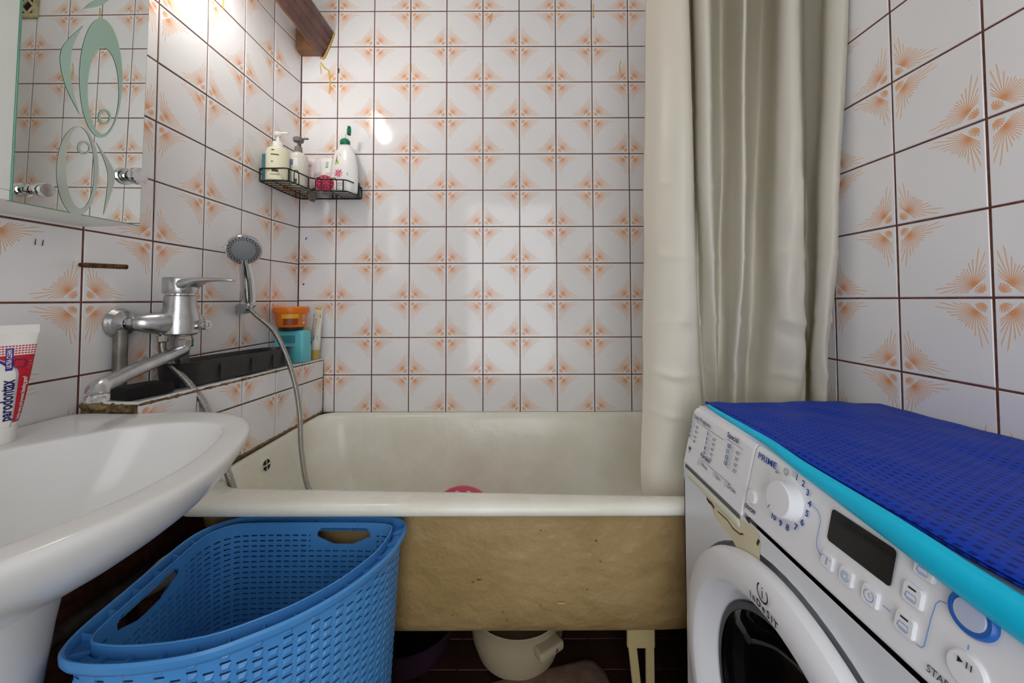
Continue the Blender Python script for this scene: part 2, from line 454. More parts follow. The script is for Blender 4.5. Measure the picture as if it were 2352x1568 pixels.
# vent grille, high in the back wall behind the curtain (seen in the mirror)
vg = empty('vent_grille', (.695, DY, 2.29), 'old cream moulded vent grille high on the back wall, seen in the mirror', 'vent')
M_VENT = mat('dirty_cream_plaster', 'C9BE97', .8, bump=.8, bscale=90, var='9C8F66', vscale=20)
bm = bmesh.new()
for a in ((.62, .775, DY-.012, DY-.0007, 2.285, 2.305), (.62, .775, DY-.012, DY-.0007, 2.44, 2.46), (.62, .64, DY-.012, DY-.0007, 2.3, 2.445), (.757, .775, DY-.012, DY-.0007, 2.3, 2.445)): bm_box(bm, *a, .003, 1)
frombm('frame', bm, M_VENT, vg)
box('recess', .639, .758, DY-.003, DY-.0008, 2.304, 2.441, M_GAP, vg)
for k in range(4):
    for j in range(4):
        mtx = Matrix.Translation((.655+k*.029, DY-.006, 2.32+j*.036)) @ Matrix.Rotation(.7 if (k+j) % 2 else -.7, 4, 'Y')
        box('bar', -.005, .005, -.003, .003, -.018, .018, M_VENT, vg, .001, 1, mtx)

# ------------------------------------------------------------------ tiled ledge along the left wall
LSL = .035
def lz(y): return .850+LSL*(1.54-y)
ledge = empty('tiled_ledge', (-.84, 1.16, .6), 'low tiled ledge running along the left wall above the bath end', 'ledge')
y0, y1 = .785, 1.541
V = [(-.8988, y0, .58), (-.7855, y0, .58), (-.7855, y1, .58), (-.889, y1, .58), (-.8988, y0, lz(y0)-.008), (-.7855, y0, lz(y0)-.008), (-.7855, y1, lz(y1)-.008), (-.889, y1, lz(y1)-.008)]
mesh('core', V, [(0, 3, 2, 1), (4, 5, 6, 7), (0, 1, 5, 4), (1, 2, 6, 5), (2, 3, 7, 6), (3, 0, 4, 7)], M_MORTAR, ledge)
uL = Vector((0, 1, -LSL)).normalized(); nL = Vector((1, 0, 0))
for k in range(5):
    yc = 1.54-(k+.5)*P; wd = TW if k < 4 else .142
    if k == 4: yc += .003
    zt = lz(yc)
    odd = k % 2   # node at near edge is k+1
    # upper cut row: motif sits at its top corners on odd joints
    if odd: # far joint (k) odd -> u=1,v=1
        put_tile(ledge, (-.780, yc, zt-.010-.033), uL, None, nL, True, wd, .066, (0, 1, .56, 1.0), .0012)
    else:   # near joint odd -> u=0,v=1 : mirrored through uv
        put_tile(ledge, (-.780, yc, zt-.010-.033), uL, None, nL, True, wd, .066, (1, 0, .56, 1.0), .0012)
    put_tile(ledge, (-.780, yc, zt-.010-.070-.072), uL, None, nL, True, wd, .142, ((0, 1, 0, 1) if not odd else (1, 0, 0, 1)), .0012)
nT = Vector((0, LSL, 1)).normalized()
for k in range(5):
    yc = 1.54-(k+.5)*P+(.003 if k == 4 else 0)
    put_tile(ledge, (-.8405+(.002 if k else .004), yc, lz(yc)-.001), (1, 0, 0), None, nT, True, .112, TW-.002 if k < 4 else .142, (.42, .58, .42, .58), .0012)
def rough_tube(name, pts, r, m, parent, n=60, amp=.6):
    path = resample(catmull(pts, 6), n); V, F = tube_data(path, lambda t: r*(1+amp*noise.noise(Vector((t*31, r*900, 2)))), 7)
    V = [v+noise.noise_vector(v*170)*r*.5 for v in V]
    return mesh(name, V, F, m, parent, True)
rough_tube('mortar_seam', [(-.783, y, lz(y)-.0085) for y in (.79, .95, 1.15, 1.35, 1.535)], .0032, M_MORTAR, ledge, 160)
rough_tube('mortar_seam', [(-.779, y, .634+.02*(1.54-y)) for y in (.92, 1.1, 1.3, 1.535)], .004, M_MORTAR, ledge, 120)
rough_tube('mortar_seam', [(-.782, 1.539, z) for z in (.64, .72, .78, .84)], .003, M_MORTAR, ledge, 40)
rough_tube('mortar_lump', [(-.897, .786, .868), (-.86, .784, .866), (-.82, .783, .861), (-.79, .784, .858)], .007, M_MORTAR, ledge, 40, .9)
put_tile(ledge, (-.845, .783, .80), (1, 0, 0), None, (0, -1, 0), True, .10, .095, (.4, .6, .4, .6))

# ------------------------------------------------------------------ bathtub
tub = empty('bathtub', (0, 1.2, 0), 'old cream enamel bathtub with beige painted outside against the back wall', 'bathtub')
rings = [rrect(-.775, .735, .90, 1.53, .07, .598, 8), rrect(-.786, .772, .852, 1.5415, .07, .600, 8), rrect(-.788, .775, .845, 1.5418, .07, .607, 8), rrect(-.788, .776, .843, 1.5418, .07, .618, 8), rrect(-.786, .774, .848, 1.5415, .07, .628, 8), rrect(-.783, .77, .862, 1.541, .07, .633, 8),
         rrect(-.776, .72, .893, 1.520, .10, .631, 8), rrect(-.772, .715, .903, 1.510, .11, .624, 8), rrect(-.768, .706, .912, 1.500, .12, .605, 8),
         rrect(-.745, .66, .935, 1.478, .13, .50, 8), rrect(-.715, .60, .955, 1.46, .14, .38, 8), rrect(-.68, .52, .985, 1.43, .15, .30, 8), rrect(-.60, .42, 1.04, 1.37, .15, .265, 8), rrect(-.45, .2, 1.12, 1.29, .08, .258, 8)]
rings = rings[:6]+[[Vector((p.x, p.y-(.040*p.x*max(0, (1.25-p.y)/.35) if p.y < 1.25 else 0)+(.006 if p.y < 1.0 else 0), p.z)) for p in r] for r in rings[6:]]
o = loft('enamel_basin', rings, M_ENAMEL, tub, True, False, True); subsurf(o, 1)
rings = [rrect(-.78, .745, .893, 1.532, .07, .602, 8), rrect(-.775, .735, .896, 1.53, .08, .57, 8), rrect(-.76, .70, .902, 1.52, .09, .46, 8), rrect(-.74, .65, .915, 1.50, .11, .36, 8), rrect(-.71, .58, .935, 1.48, .13, .29, 8), rrect(-.67, .50, .965, 1.45, .14, .25, 8), rrect(-.6, .42, 1.02, 1.39, .14, .232, 8), rrect(-.45, .25, 1.1, 1.3, .08, .228, 8)]
o = loft('outer_shell', rings, M_TUBPAINT, tub, True, False, True); subsurf(o, 1)
M_LEG = mat('cream_cast_iron', 'B9A778', .6, bump=.6, bscale=90)
def tub_leg(x, y, rz):
    bm = bmesh.new()
    bm_box(bm, -.036, .036, -.006, .006, .185, .255, .003, 1)
    bm_box(bm, -.034, -.012, -.005, .005, 0, .20, .002, 1, Matrix.Translation((.020, 0, 0)) @ Matrix(((1, 0, -.10, 0), (0, 1, 0, 0), (0, 0, 1, 0), (0, 0, 0, 1))))
    bm_box(bm, .012, .034, -.005, .005, 0, .20, .002, 1, Matrix.Translation((0, 0, 0)))
    bm_box(bm, -.018, .036, -.012, .012, 0, .012, .003, 1)
    return frombm('leg', bm, M_LEG, tub, False, Matrix.Translation((x, y, 0)) @ Matrix.Rotation(rz, 4, 'Z'))
for x, y, rz in ((.325, 1.0, 0), (-.62, 1.05, 0), (.325, 1.38, PI), (-.5, 1.38, PI)): tub_leg(x, y, rz)
ov = lathe('overflow_cover', [(0, .004), (.012, .005), (.024, .006), (.030, .003), (.033, -.004)], M_ENAMEL, tub, axis_mtx((-.7665, 1.163, .580), (1, 0, .12)), 32)
mo = axis_mtx((-.7605, 1.165, .582), (1, 0, .12))
for a in range(4):
    a0 = a*90+12; flat('opening', [(0.0035*math.cos(math.radians(a0+33)), .0035*math.sin(math.radians(a0+33)))]+arc(0, 0, .0165, a0, a0+66, 6), mo @ Matrix.Translation((0, 0, .0012)), M_GAP, ov)
# pink perforated plastic piece in the tub
pk = empty('plastic_strainer', (-.165, 1.2, .27), 'pink plastic piece with holes standing in the bathtub, only its top showing', 'plastic piece')
M_PINK = mat('pink_plastic', 'E0627E', .35)
prof = []
bm = bmesh.new()
pin = [(-.105, -.12)] + [(.105*math.cos(PI-PI*k/24), .105*math.sin(PI*k/24)) for k in range(25)] + [(.105, -.12)]
def ext_poly(name, outline, holes, depth, mtx, m, parent, bev=0):
    cu = bpy.data.curves.new('t', 'CURVE'); cu.dimensions = '2D'; cu.fill_mode = 'BOTH'; cu.extrude = depth/2; cu.bevel_depth = bev
    for pl in [outline]+holes:
        s = cu.splines.new('POLY'); s.points.add(len(pl)-1); s.use_cyclic_u = True
        for q, p in zip(s.points, pl): q.co = (p[0], p[1], 0, 1)
    t = bpy.data.objects.new('t', cu); C.objects.link(t); bpy.context.view_layer.update()
    me = bpy.data.meshes.new_from_object(t.evaluated_get(bpy.context.evaluated_depsgraph_get())); bpy.data.objects.remove(t); bpy.data.curves.remove(cu)
    me.materials.clear(); me.name = name
    for v in me.vertices: v.co = mtx @ v.co
    return mobj(name, me, m, parent)
holes = [arc(x, y, .010, 0, 330, 11, .012) for x, y in ((-.018, .082), (.018, .082), (-.055, .058), (.055, .058), (-.04, .02), (0, .03), (.04, .02))]
ext_poly('panel', pin, holes, .008, basis((1, 0, 0), (0, .12, .99), (0, -.99, .12), (-.165, 1.2, .39)), M_PINK, pk, .001)

M_STAIN = mat('brown_stain', '7A5A20', .7); M_CHIPL = mat('pale_chip', 'C9B88C', .7)
def tub_y(z): return 0
for x, z, w, h, m in ((-.10, .42, .006, .003, M_STAIN), (-.085, .425, .012, .002, M_STAIN), (.19, .52, .006, .005, M_STAIN), (.17, .40, .004, .004, M_STAIN), (.06, .36, .004, .003, M_STAIN), (-.03, .34, .003, .006, M_STAIN), (-.02, .315, .003, .004, M_STAIN), (.11, .365, .020, .004, M_CHIPL), (.06, .545, .004, .003, M_STAIN), (-.15, .33, .004, .003, M_STAIN), (.2, .47, .003, .003, M_STAIN)):
    ys = [(.602, .893), (.57, .896), (.46, .902), (.36, .915), (.29, .935)]
    y = next(a[1]+(b_[1]-a[1])*(a[0]-z)/(a[0]-b_[0]) for a, b_ in zip(ys, ys[1:]) if b_[0] <= z <= a[0])
    bm = bmesh.new(); bmesh.ops.create_icosphere(bm, subdivisions=2, radius=1)
    for v in bm.verts: v.co = Vector((v.co.x*w*.5, v.co.y*.0012, v.co.z*h*.5))*(1+.4*noise.noise(v.co*3+Vector((x*90, z*70, 0))))
    frombm('paint_spot', bm, m, tub, True, Matrix.Translation((x, y-.0012, z)))
# ------------------------------------------------------------------ wash basin
sink = empty('washbasin', (-.70, .5, 0), 'white ceramic washbasin on a pedestal at the left wall', 'washbasin')
half = [(-.9035, .5), (-.9035, .62), (-.9035, .72), (-.898, .765), (-.86, .777), (-.785, .780), (-.725, .794), (-.63, .803), (-.56, .782), (-.505, .725), (-.463, .64), (-.437, .57), (-.428, .5)]
def mirror_half(h): return [Vector((x, y, 0)) for x, y in h]+[Vector((x, 1.0-y, 0)) for x, y in h[-2:0:-1]]
NS = 88
outer = resample(catmull(mirror_half(half), 8, True), NS, True)
ihalf = [(-.806, .5), (-.80, .57), (-.765, .636), (-.712, .700), (-.64, .732), (-.575, .728), (-.532, .69), (-.497, .61), (-.482, .55), (-.479, .5)]
inner = resample(catmull(mirror_half(ihalf), 8, True), NS, True)
def sc(ring, k, z, cx=-.72, cy=.5, kx=None):
    kx = k if kx is None else kx
    return [Vector((cx+(p.x-cx)*kx, cy+(p.y-cy)*k, z)) for p in ring]
def tz(ring): return [Vector((p.x, p.y, p.z-.012*max(0, (p.x+.9)/.45)+.006)) for p in ring]   # the rim falls a little to the front
def clampx(ring): return [Vector((max(p.x, -.8985), p.y, p.z)) for p in ring]
rings = [sc(outer, .26, .655, -.80), sc(outer, .40, .672, -.82), sc(outer, .62, .705, -.85), sc(outer, .80, .745, -.88), sc(outer, .915, .783, -.9035), sc(outer, .965, .808, -.9035), sc(outer, .988, .826, -.9035), sc(outer, 1, .838, -.9035), sc(outer, .9995, .846, -.9035), sc(outer, .992, .8505, -.9035), sc(outer, .980, .8515, -.9035)]
mid = [a.lerp(b, .45) for a, b in zip(sc(outer, .985, 0, -.9035), inner)]
rings += [[Vector((p.x, p.y, .8515)) for p in mid], sc(inner, 1.012, .8510), sc(inner, 1.0, .8495), sc(inner, .990, .845), sc(inner, .955, .828), sc(inner, .88, .795), sc(inner, .74, .745), sc(inner, .52, .71), sc(inner, .26, .695), sc(inner, .08, .692)]
rings = [tz(clampx(r)) for r in rings]
o = loft('basin', rings, M_CER, sink, True, True, True); subsurf(o, 1)
lathe('drain', [(0, .004), (.016, .004), (.021, .002), (.023, -.003)], M_CHROME, sink, Matrix.Translation((-.72, .5, .692)))
prof = [(.098, 0), (.096, .03), (.082, .06), (.074, .3), (.078, .5), (.092, .62), (.105, .695)]
lathe('pedestal', prof, M_CER, sink, Matrix.Translation((-.735, .5, 0.0005)), 40, True, .95, 1.0)
tube('drain_pipe', catmull([(-.80, .60, .60), (-.84, .66, .48), (-.87, .80, .45), (-.88, 1.0, .43)], 10), .016, M_PIPE, sink, 12)

# toothpaste tube standing on its cap
TX, TY, TZ = -.838, .614, .8552
tp = empty('toothpaste_tube', (TX, TY, TZ), 'red and white toothpaste tube standing on its cap on the washbasin', 'toothpaste')
wv = Vector((.46, .888, 0)).normalized(); nv = Vector((wv.y, -wv.x, 0))
def tube_surface(u, z, front=True, off=0.0):
    """u -1..1 across, z height above cap"""
    t = max(0, min(1, z/.150)); a = .0195+(.040-.0195)*t**.75; b = .0185*(1-t)**.8+.0012
    if z > .118: a *= 1
    uu = max(-1, min(1, u)); d = b*math.sqrt(max(0, 1-uu*uu)); d = d if front else -d
    crease = .0016*noise.noise(Vector((u*2, z*40, 1)))*t
    return Vector((TX, TY, TZ+.026+z))+wv*a*uu+nv*(d+crease+off)
M_TP = bpy.data.materials.new('toothpaste_print'); M_TP.use_nodes = True
def tp_nodes(m):
    nt = m.node_tree; N = nt.nodes; L = nt.links; b = N['Principled BSDF']; b.inputs['Roughness'].default_value = .25
    def mt(op, a, c=None):
        n = N.new('ShaderNodeMath'); n.operation = op
        for i, x in enumerate((a, c)):
            if x is None: continue
            if isinstance(x, (int, float)): n.inputs[i].default_value = x
            else: L.new(x, n.inputs[i])
        return n.outputs[0]
    uv = N.new('ShaderNodeUVMap'); sp = N.new('ShaderNodeSeparateXYZ'); L.new(uv.outputs[0], sp.inputs[0]); u, v = sp.outputs[0], sp.outputs[1]
    # boundary between the white and the red fields: straight, then sweeping left in an arc
    over = mt('MAXIMUM', mt('SUBTRACT', v, .52), 0.0)
    ub = mt('SUBTRACT', .78, mt('MULTIPLY', mt('POWER', mt('MULTIPLY', over, 3.6), 2.6), .62))
    f = mt('SUBTRACT', u, ub)
    front = mt('GREATER_THAN', u, 0.0)
    red = mt('MULTIPLY', mt('GREATER_THAN', f, 0), mt('LESS_THAN', v, .76))
    red = mt('MULTIPLY', red, mt('GREATER_THAN', v, .04))
    # cross pattern fading upward
    px = mt('FRACT', mt('MULTIPLY', u, 22)); py = mt('FRACT', mt('MULTIPLY', v, 38))
    pat = mt('MULTIPLY', mt('MULTIPLY', mt('GREATER_THAN', px, .25), mt('GREATER_THAN', py, .45)), mt('MULTIPLY', mt('GREATER_THAN', f, 0), mt('MULTIPLY', mt('GREATER_THAN', v, .75), mt('LESS_THAN', v, .87))))
    red = mt('MAXIMUM', red, pat)
    up = mt('GREATER_THAN', v, .45)
    grey = mt('MULTIPLY', mt('MULTIPLY', mt('GREATER_THAN', f, -.045), mt('LESS_THAN', f, 0)), mt('LESS_THAN', v, .84))
    pur = mt('MULTIPLY', mt('MULTIPLY', mt('GREATER_THAN', f, -.13), mt('LESS_THAN', f, -.045)), mt('MULTIPLY', mt('GREATER_THAN', v, .62), mt('LESS_THAN', v, .80)))
    def mix(fac, a, c):
        n = N.new('ShaderNodeMix'); n.data_type = 'RGBA'; L.new(fac, n.inputs['Factor'])
        if isinstance(a, tuple): n.inputs[6].default_value = (*a, 1)
        else: L.new(a, n.inputs[6])
        n.inputs[7].default_value = (*c, 1); return n.outputs[2]
    c = mix(red, hexc('E4E2DE'), hexc('B8132A')); c = mix(grey, c, hexc('A9ACB0')); c = mix(pur, c, hexc('3B1F86'))
    L.new(c, b.inputs['Base Color'])
tp_nodes(M_TP)
M_TPWHITE = mat('toothpaste_white', 'E4E2DE', .3)
V, F, UV = [], [], []
nu, nz_ = 40, 26
for iz in range(nz_+1):
    z = .150*iz/nz_
    for iu in range(nu):
        a = 2*PI*iu/nu; u = math.cos(a); front = math.sin(a) >= 0
        V.append(tube_surface(u, z, front)); UV.append(((u+1)/2 if front else 0.0, z/.150))
for iz in range(nz_):
    for iu in range(nu):
        F.append((iz*nu+iu, iz*nu+(iu+1) % nu, (iz+1)*nu+(iu+1) % nu, (iz+1)*nu+iu))
mesh('tube_body', V, F, M_TP, tp, True, UV)
t0, t1 = tube_surface(-1, .150), tube_surface(1, .150)
bm = bmesh.new(); bm_box(bm, -.0405, .0405, -.0013, .0013, -.001, .014, .0005, 1, basis(wv, -nv, (0, 0, 1), (TX, TY, TZ+.026+.15)))
frombm('crimp', bm, M_TPWHITE, tp)
lathe('cap', [(0, 0), (.0185, 0), (.0198, .003), (.0208, .024), (.0195, .026), (0, .026)], M_TPWHITE, tp, Matrix.Translation((TX, TY, TZ)), 32)
def tp_wrap(u0, z0):
    def w(p): # text x runs upward, text y runs to the left
        return tube_surface(u0-p.y/.030, z0+p.x, True, .0007)
    return w
M_NAVY = mat('navy_ink', '1B1C5C', .4); M_WINK = mat('white_ink', 'F2EEEA', .4)
text('brand_lettering', 'parodontax', .0215, None, M_NAVY, tp, 'LEFT', .64, tp_wrap(.22, .010), .0006)
text('small_lettering', 'Helps stop and prevent bleeding gums*', .0072, None, M_WINK, tp, 'LEFT', .60, tp_wrap(.80, .010), .0001)
text('small_lettering', 'ULTRA CLEAN', .0062, None, M_WINK, tp, 'LEFT', .74, tp_wrap(.24, .094), .0001)
text('small_lettering', 'FOR HEALTHY GUMS AND STRONG TEETH', .0048, None, M_NAVY, tp, 'LEFT', .7, tp_wrap(-.16, .02))
VV, FF = [], []
for i in range(9):
    for j in range(3): VV.append(tube_surface(.13+j*.11, .090+i*.0045, True, .0004))
for i in range(8):
    for j in range(2): FF.append((i*3+j, i*3+j+1, (i+1)*3+j+1, (i+1)*3+j))
mesh('label_patch', VV, FF, mat('violet_print', '3B1F86', .4), tp)
def tp_line(pts, w, m, nm='printed_mark'):
    n = len(pts); V, F = [], []
    for i in range(n):
        a = Vector(pts[min(i+1, n-1)])-Vector(pts[max(i-1, 0)]); a.normalize(); s = Vector((-a.y, a.x))*w/2
        for sg in (1, -1):
            q = Vector(pts[i])+s*sg+Vector((.003, 0)); V.append(tube_surface(q.x/.030, q.y, True, .0008))
    for i in range(n-1): F.append((2*i, 2*i+1, 2*i+3, 2*i+2))
    mesh(nm, V, F, m, tp)
tp_line([(.008, .097), (.0075, .104), (.010, .108), (.0135, .106), (.017, .108), (.0195, .104), (.019, .097), (.0165, .093), (.0135, .096), (.0105, .093), (.008, .097)], .0010, M_NAVY, 'tooth_mark')
tp_line([(.0215, .092), (.027, .093), (.0295, .095), (.027, .097), (.022, .098), (.027, .0995), (.0295, .1015), (.027, .1035), (.0215, .1035)], .0009, mat('pale_red_ink', 'E8837A', .4), 'wave_mark')

# ------------------------------------------------------------------ mixer tap
MX, MY, MZ = -.842, .93, 1.030
tap = empty('mixer_tap', (-.904, .93, 1.0), 'satin chrome wall mixer tap with a long swivel spout', 'tap')
for yy in (.857, 1.007):
    lathe('wall_flange', [(.033, 0), (.034, .003), (.028, .014), (.014, .020), (.012, .022)], M_SATIN, tap, axis_mtx((xl(yy)+.0005, yy, 1.034), (1, 0, 0)), 36)
    lathe('union_nut', [(.010, -.01), (.0125, .002), (.0135, .004), (.0135, .017), (.012, .019), (.009, .03)], M_CHROME, tap, axis_mtx((xl(yy)+.022, yy, 1.034), (.94, .34 if yy < .9 else -.34, 0)), 6, False)
path = resample(catmull([(-.872, .862, 1.034), (-.858, .872, 1.033), (-.845, .90, 1.031), (-.838, .94, 1.030), (-.842, .98, 1.030), (-.868, 1.004, 1.032)], 8), 30)
V, F = tube_data(path, lambda t: .0115+.0185*math.sin(PI*min(1, .06+t*.80))**.8, 20)
o = mesh('body', [Vector((v.x, v.y, 1.03+(v.z-1.03)*1.02)) for v in V], F, M_SATIN, tap, True)
lathe('cartridge_housing', [(.040, 1.005), (.040, 1.035), (.036, 1.052), (.033, 1.066), (.0315, 1.085), (.031, 1.096), (.029, 1.0985)], M_SATIN, tap, Matrix.Translation((-.833, .936, 0)), 32)
lathe('collar', [(.0285, 1.096), (.0285, 1.1055), (.027, 1.1065)], M_CHROME, tap, Matrix.Translation((-.833, .936, 0)), 32)
lathe('body_base', [(0, .999), (.030, .999), (.037, 1.003), (.040, 1.009)], M_SATIN, tap, Matrix.Translation((-.833, .936, 0)), 32)
# lever: cap with a long flat blade pointing into the room
bm = bmesh.new()
prof = [(.0325, 1.102), (.0345, 1.106), (.035, 1.137), (.033, 1.142), (0, 1.1435)]
V, F = lathe_data([(0, 1.106)]+prof, 32, Matrix.Translation((-.833, .936, 0)))
V2, F2 = [], []
secs = [(-.845, .032, 1.106, 1.1425), (-.812, .031, 1.108, 1.143), (-.796, .026, 1.120, 1.1432), (-.780, .020, 1.129, 1.1432), (-.75, .0165, 1.1325, 1.1425), (-.718, .0145, 1.1325, 1.1405), (-.706, .0125, 1.1325, 1.1385), (-.698, .007, 1.134, 1.1370)]
for x, hw, za, zb in secs:
    zm = (za+zb)/2; hh = (zb-za)/2
    V2 += [Vector((x, .936+hw*math.cos(a), zm+hh*math.copysign(abs(math.sin(a))**.6, math.sin(a)))) for a in [2*PI*k/20 for k in range(20)]]
for i in range(len(secs)-1):
    for k in range(20): F2.append((i*20+k, i*20+(k+1) % 20, (i+1)*20+(k+1) % 20, (i+1)*20+k))
F2 += [tuple(range(20))[::-1], tuple((len(secs)-1)*20+k for k in range(20))]
b0 = len(V); o = mesh('lever', V+V2, F+[tuple(i+b0 for i in f) for f in F2], M_SATIN, tap, True); sharp(o, 40)
lathe('diverter_knob', [(.013, -.006), (.0125, 0), (.0115, .003), (.0125, .006), (.0125, .026), (.0115, .030), (.006, .031), (.005, .0285), (0, .0285)], M_CHROME, tap, axis_mtx((-.806, .955, 1.024), (1, -.12, 0)), 14, False)
lathe('shower_outlet', [(.010, .985), (.011, .987), (.011, 1.0), (.009, 1.003), (.009, 1.01)], M_CHROME, tap, Matrix.Translation((-.852, .912, 0)), 12, False)
lathe('swivel_nut', [(.013, .968), (.0165, .970), (.0175, .974), (.0175, .988), (.016, .992), (.014, 1.004)], M_CHROME, tap, Matrix.Translation((-.826, .943, 0)), 8, False)
sp = tube('spout', resample(catmull([(-.826, .943, .985), (-.826, .942, .972), (-.821, .928, .961), (-.805, .88, .957), (-.775, .78, .946), (-.747, .695, .935), (-.739, .672, .930), (-.737, .668, .922)], 8), 44), lambda t: .0135 if t < .9 else .0135+.003*(t-.9)/.1, M_SATIN, tap, 18)
lathe('aerator', [(.0155, .0), (.0165, .003), (.0165, .010), (.014, .013)], M_CHROME, tap, Matrix.Translation((-.737, .668, .908)), 24)
# feed pipes down to the ledge
for i, yy in enumerate((.850, 1.012)):
    o = tube('supply_pipe', [(-.889, yy, lz(yy)+.001), (-.889, yy, 1.02)], .0125, M_PIPE, None, 16)
    tag(o, ['old grey vertical water pipe under the near tap flange', 'old grey vertical water pipe behind the shower hose, under the tap'][i], 'pipe', 'pipes feeding the tap')

# rusty rod in the wall
V, F = [], []
rod = resample([Vector((xl(.78)-.004, .780, 1.160)), Vector((-.81, .781, 1.1555))], 46)
V, F = tube_data(rod, lambda t: .0048+.0009*math.sin(t*95), 10)
tag(mesh('rusty_rod', V, F, M_RUST, None, True), 'short rusty steel bar sticking out of the wall under the mirror', 'rod')

# ------------------------------------------------------------------ shower
sh = empty('hand_shower', (-.87, 1.24, 1.07), 'chrome hand shower hanging in a wall holder by the bath', 'shower')
hx = Vector((-.835, 1.155, 1.243)); hn = Vector((.50, -.80, -.33)).normalized()
lathe('head', [(0, -.018), (.02, -.018), (.038, -.010), (.046, .000), (.0475, .006), (.046, .011), (.043, .0125)], M_CHROME, sh, axis_mtx(hx, hn), 40)
M_FACE = mat('grey_face', '7F8287', .4)
fc = lathe('spray_face', [(.0435, .0115), (.040, .013), (0, .0135)], M_FACE, sh, axis_mtx(hx, hn), 40)
am = axis_mtx(hx, hn)
for ring, n, r in ((.0375, 26, .0024), (.0325, 26, .0021)):
    for k in range(n):
        a = 2*PI*(k+(.5 if ring < .035 else 0))/n
        lathe('nozzle', [(r, 0), (r, .0012), (0, .0016)], M_BLACK, fc, am @ Matrix.Translation((ring*math.cos(a), ring*math.sin(a), .0125)), 6, False)
V, F = tube_data(resample(catmull([(-.837, 1.160, 1.215), (-.843, 1.172, 1.195), (-.850, 1.19, 1.16), (-.855, 1.203, 1.12), (-.858, 1.212, 1.082)], 6), 24), lambda t: .0135+.0045*math.sin(PI*t*.8)+.0035*t, 16)
o = mesh('handle', V, F, M_CHROME, sh, True); sharp(o, 50)
tube('hose_socket', [(-.858, 1.212, 1.084), (-.860, 1.217, 1.060)], .0105, M_CHROME, sh, 16)
hd = empty('shower_holder', (-.903, 1.235, 1.06), 'grey and chrome shower holder screwed to the left wall', 'holder')
loft('bracket', [rrect(-.014, .014, -.02, .02, .005, z, 4) for z in (0, .006)], M_SATIN, hd, False).matrix_basis = axis_mtx((xl(1.235)+.0004, 1.235, 1.057), (1, 0, 0))
V = [(-.898, 1.215, 1.038), (-.898, 1.252, 1.038), (-.898, 1.252, 1.074), (-.898, 1.215, 1.074), (-.866, 1.200, 1.044), (-.866, 1.228, 1.044), (-.848, 1.236, 1.070), (-.848, 1.196, 1.070)]
mesh('cup', V, [(0, 3, 2, 1), (4, 5, 6, 7), (0, 1, 5, 4), (1, 2, 6, 5), (2, 3, 7, 6), (3, 0, 4, 7)], M_SATIN, hd)
tube('cup_rim', [Vector((-.860+.0145*math.cos(a), 1.216+.0145*math.sin(a), 1.071)) for a in [2*PI*k/24 for k in range(24)]], .0028, M_CHROME, hd, 8, True)
hp = [(-.852, .912, .99), (-.851, .912, .965), (-.835, .918, .93), (-.80, .930, .88), (-.772, .945, .82), (-.755, .96, .74), (-.74, .99, .62), (-.725, 1.05, .46), (-.69, 1.14, .365), (-.64, 1.22, .345), (-.64, 1.27, .38), (-.68, 1.252, .47), (-.708, 1.262, .58), (-.722, 1.272, .70), (-.736, 1.268, .80), (-.762, 1.258, .90), (-.795, 1.242, .985), (-.842, 1.222, 1.04), (-.860, 1.217, 1.062)]
path = resample(catmull(hp, 14), 1700)
V, F = tube_data(path, lambda t: .0080+.0010*math.sin(t*2*PI*425), 8)
tag(mesh('shower_hose', V, F, M_HOSE, None, True), 'coiled steel shower hose looping from the tap into the bath', 'hose')

# ------------------------------------------------------------------ mirror cabinet
al = math.radians(1.6); ta = math.radians(-.9)   # the door hangs a touch out of true
md = Vector((math.sin(al), math.cos(al), 0)); mn = Vector((math.cos(al)*math.cos(ta), -math.sin(al)*math.cos(ta), math.sin(ta))); mu = mn.cross(md)
MO = Vector((-.77626, .77455, 1.2398)); MM = basis(md, mu, mn, MO); DH = .60
cab = empty('mirror_cabinet', (-.85, .58, 1.24), 'white wall cabinet with an etched mirror door above the washbasin', 'cabinet')
q0 = MO-mn*.0075-md*.003; q1 = MO-mn*.0075-md*.48
Vb = [(xl(.78)+.0006, .7815), (q0.x, q0.y), (q1.x, q1.y), (xl(.3)+.0006, .30)]
prism('carcass', Vb, 1.2402, 1.84, M_CABWHITE, cab)
bm = bmesh.new(); bm_box(bm, -.1975, 0, 0, DH, -.0055, -.0006, .0004, 1)
door = frombm('mirror_door', bm, M_GEDGE, cab, False, MM)
mesh('mirror_face', [(-.1968, .0012, 0), (-.001, .0012, 0), (-.001, DH-.001, 0), (-.1968, DH-.001, 0)], [(0, 1, 2, 3)], M_MIRROR, door, False, None, MM @ Matrix.Translation((0, 0, -.0004)))
bm = bmesh.new(); bm_box(bm, -.48, -.2, .016, DH, -.004, .004, .0005, 1)
ld = frombm('side_door', bm, mat('back_painted_glass', 'E2E7DF', .12), cab, False, MM)
bm = bmesh.new(); bm_box(bm, -.1999, -.1976, 0, DH, -.004, .0052, .0004, 1); frombm('glass_edge', bm, M_GEDGE, ld, False, MM)
bm = bmesh.new(); bm_box(bm, -.48, -.2, .0, .0155, -.006, .0045, .001, 1); frombm('bottom_rail', bm, M_CABWHITE, cab, False, MM)
def etched(name, outline, hole, m):
    return ext_poly(name, outline, [hole] if hole else [], .0004, MM @ Matrix.Translation((0, 0, .0003)), m, door)
def ell(t, b, l, r, n=48):   # ellipse through its top, bottom, left and right points
    T, B, L_, R_ = map(Vector, (t, b, l, r)); c = (T+B+L_+R_)/4; A = (R_-L_)/2; D_ = (T-B)/2
    return [tuple(c+A*math.cos(2*PI*k/n)+D_*math.sin(2*PI*k/n)) for k in range(n)]
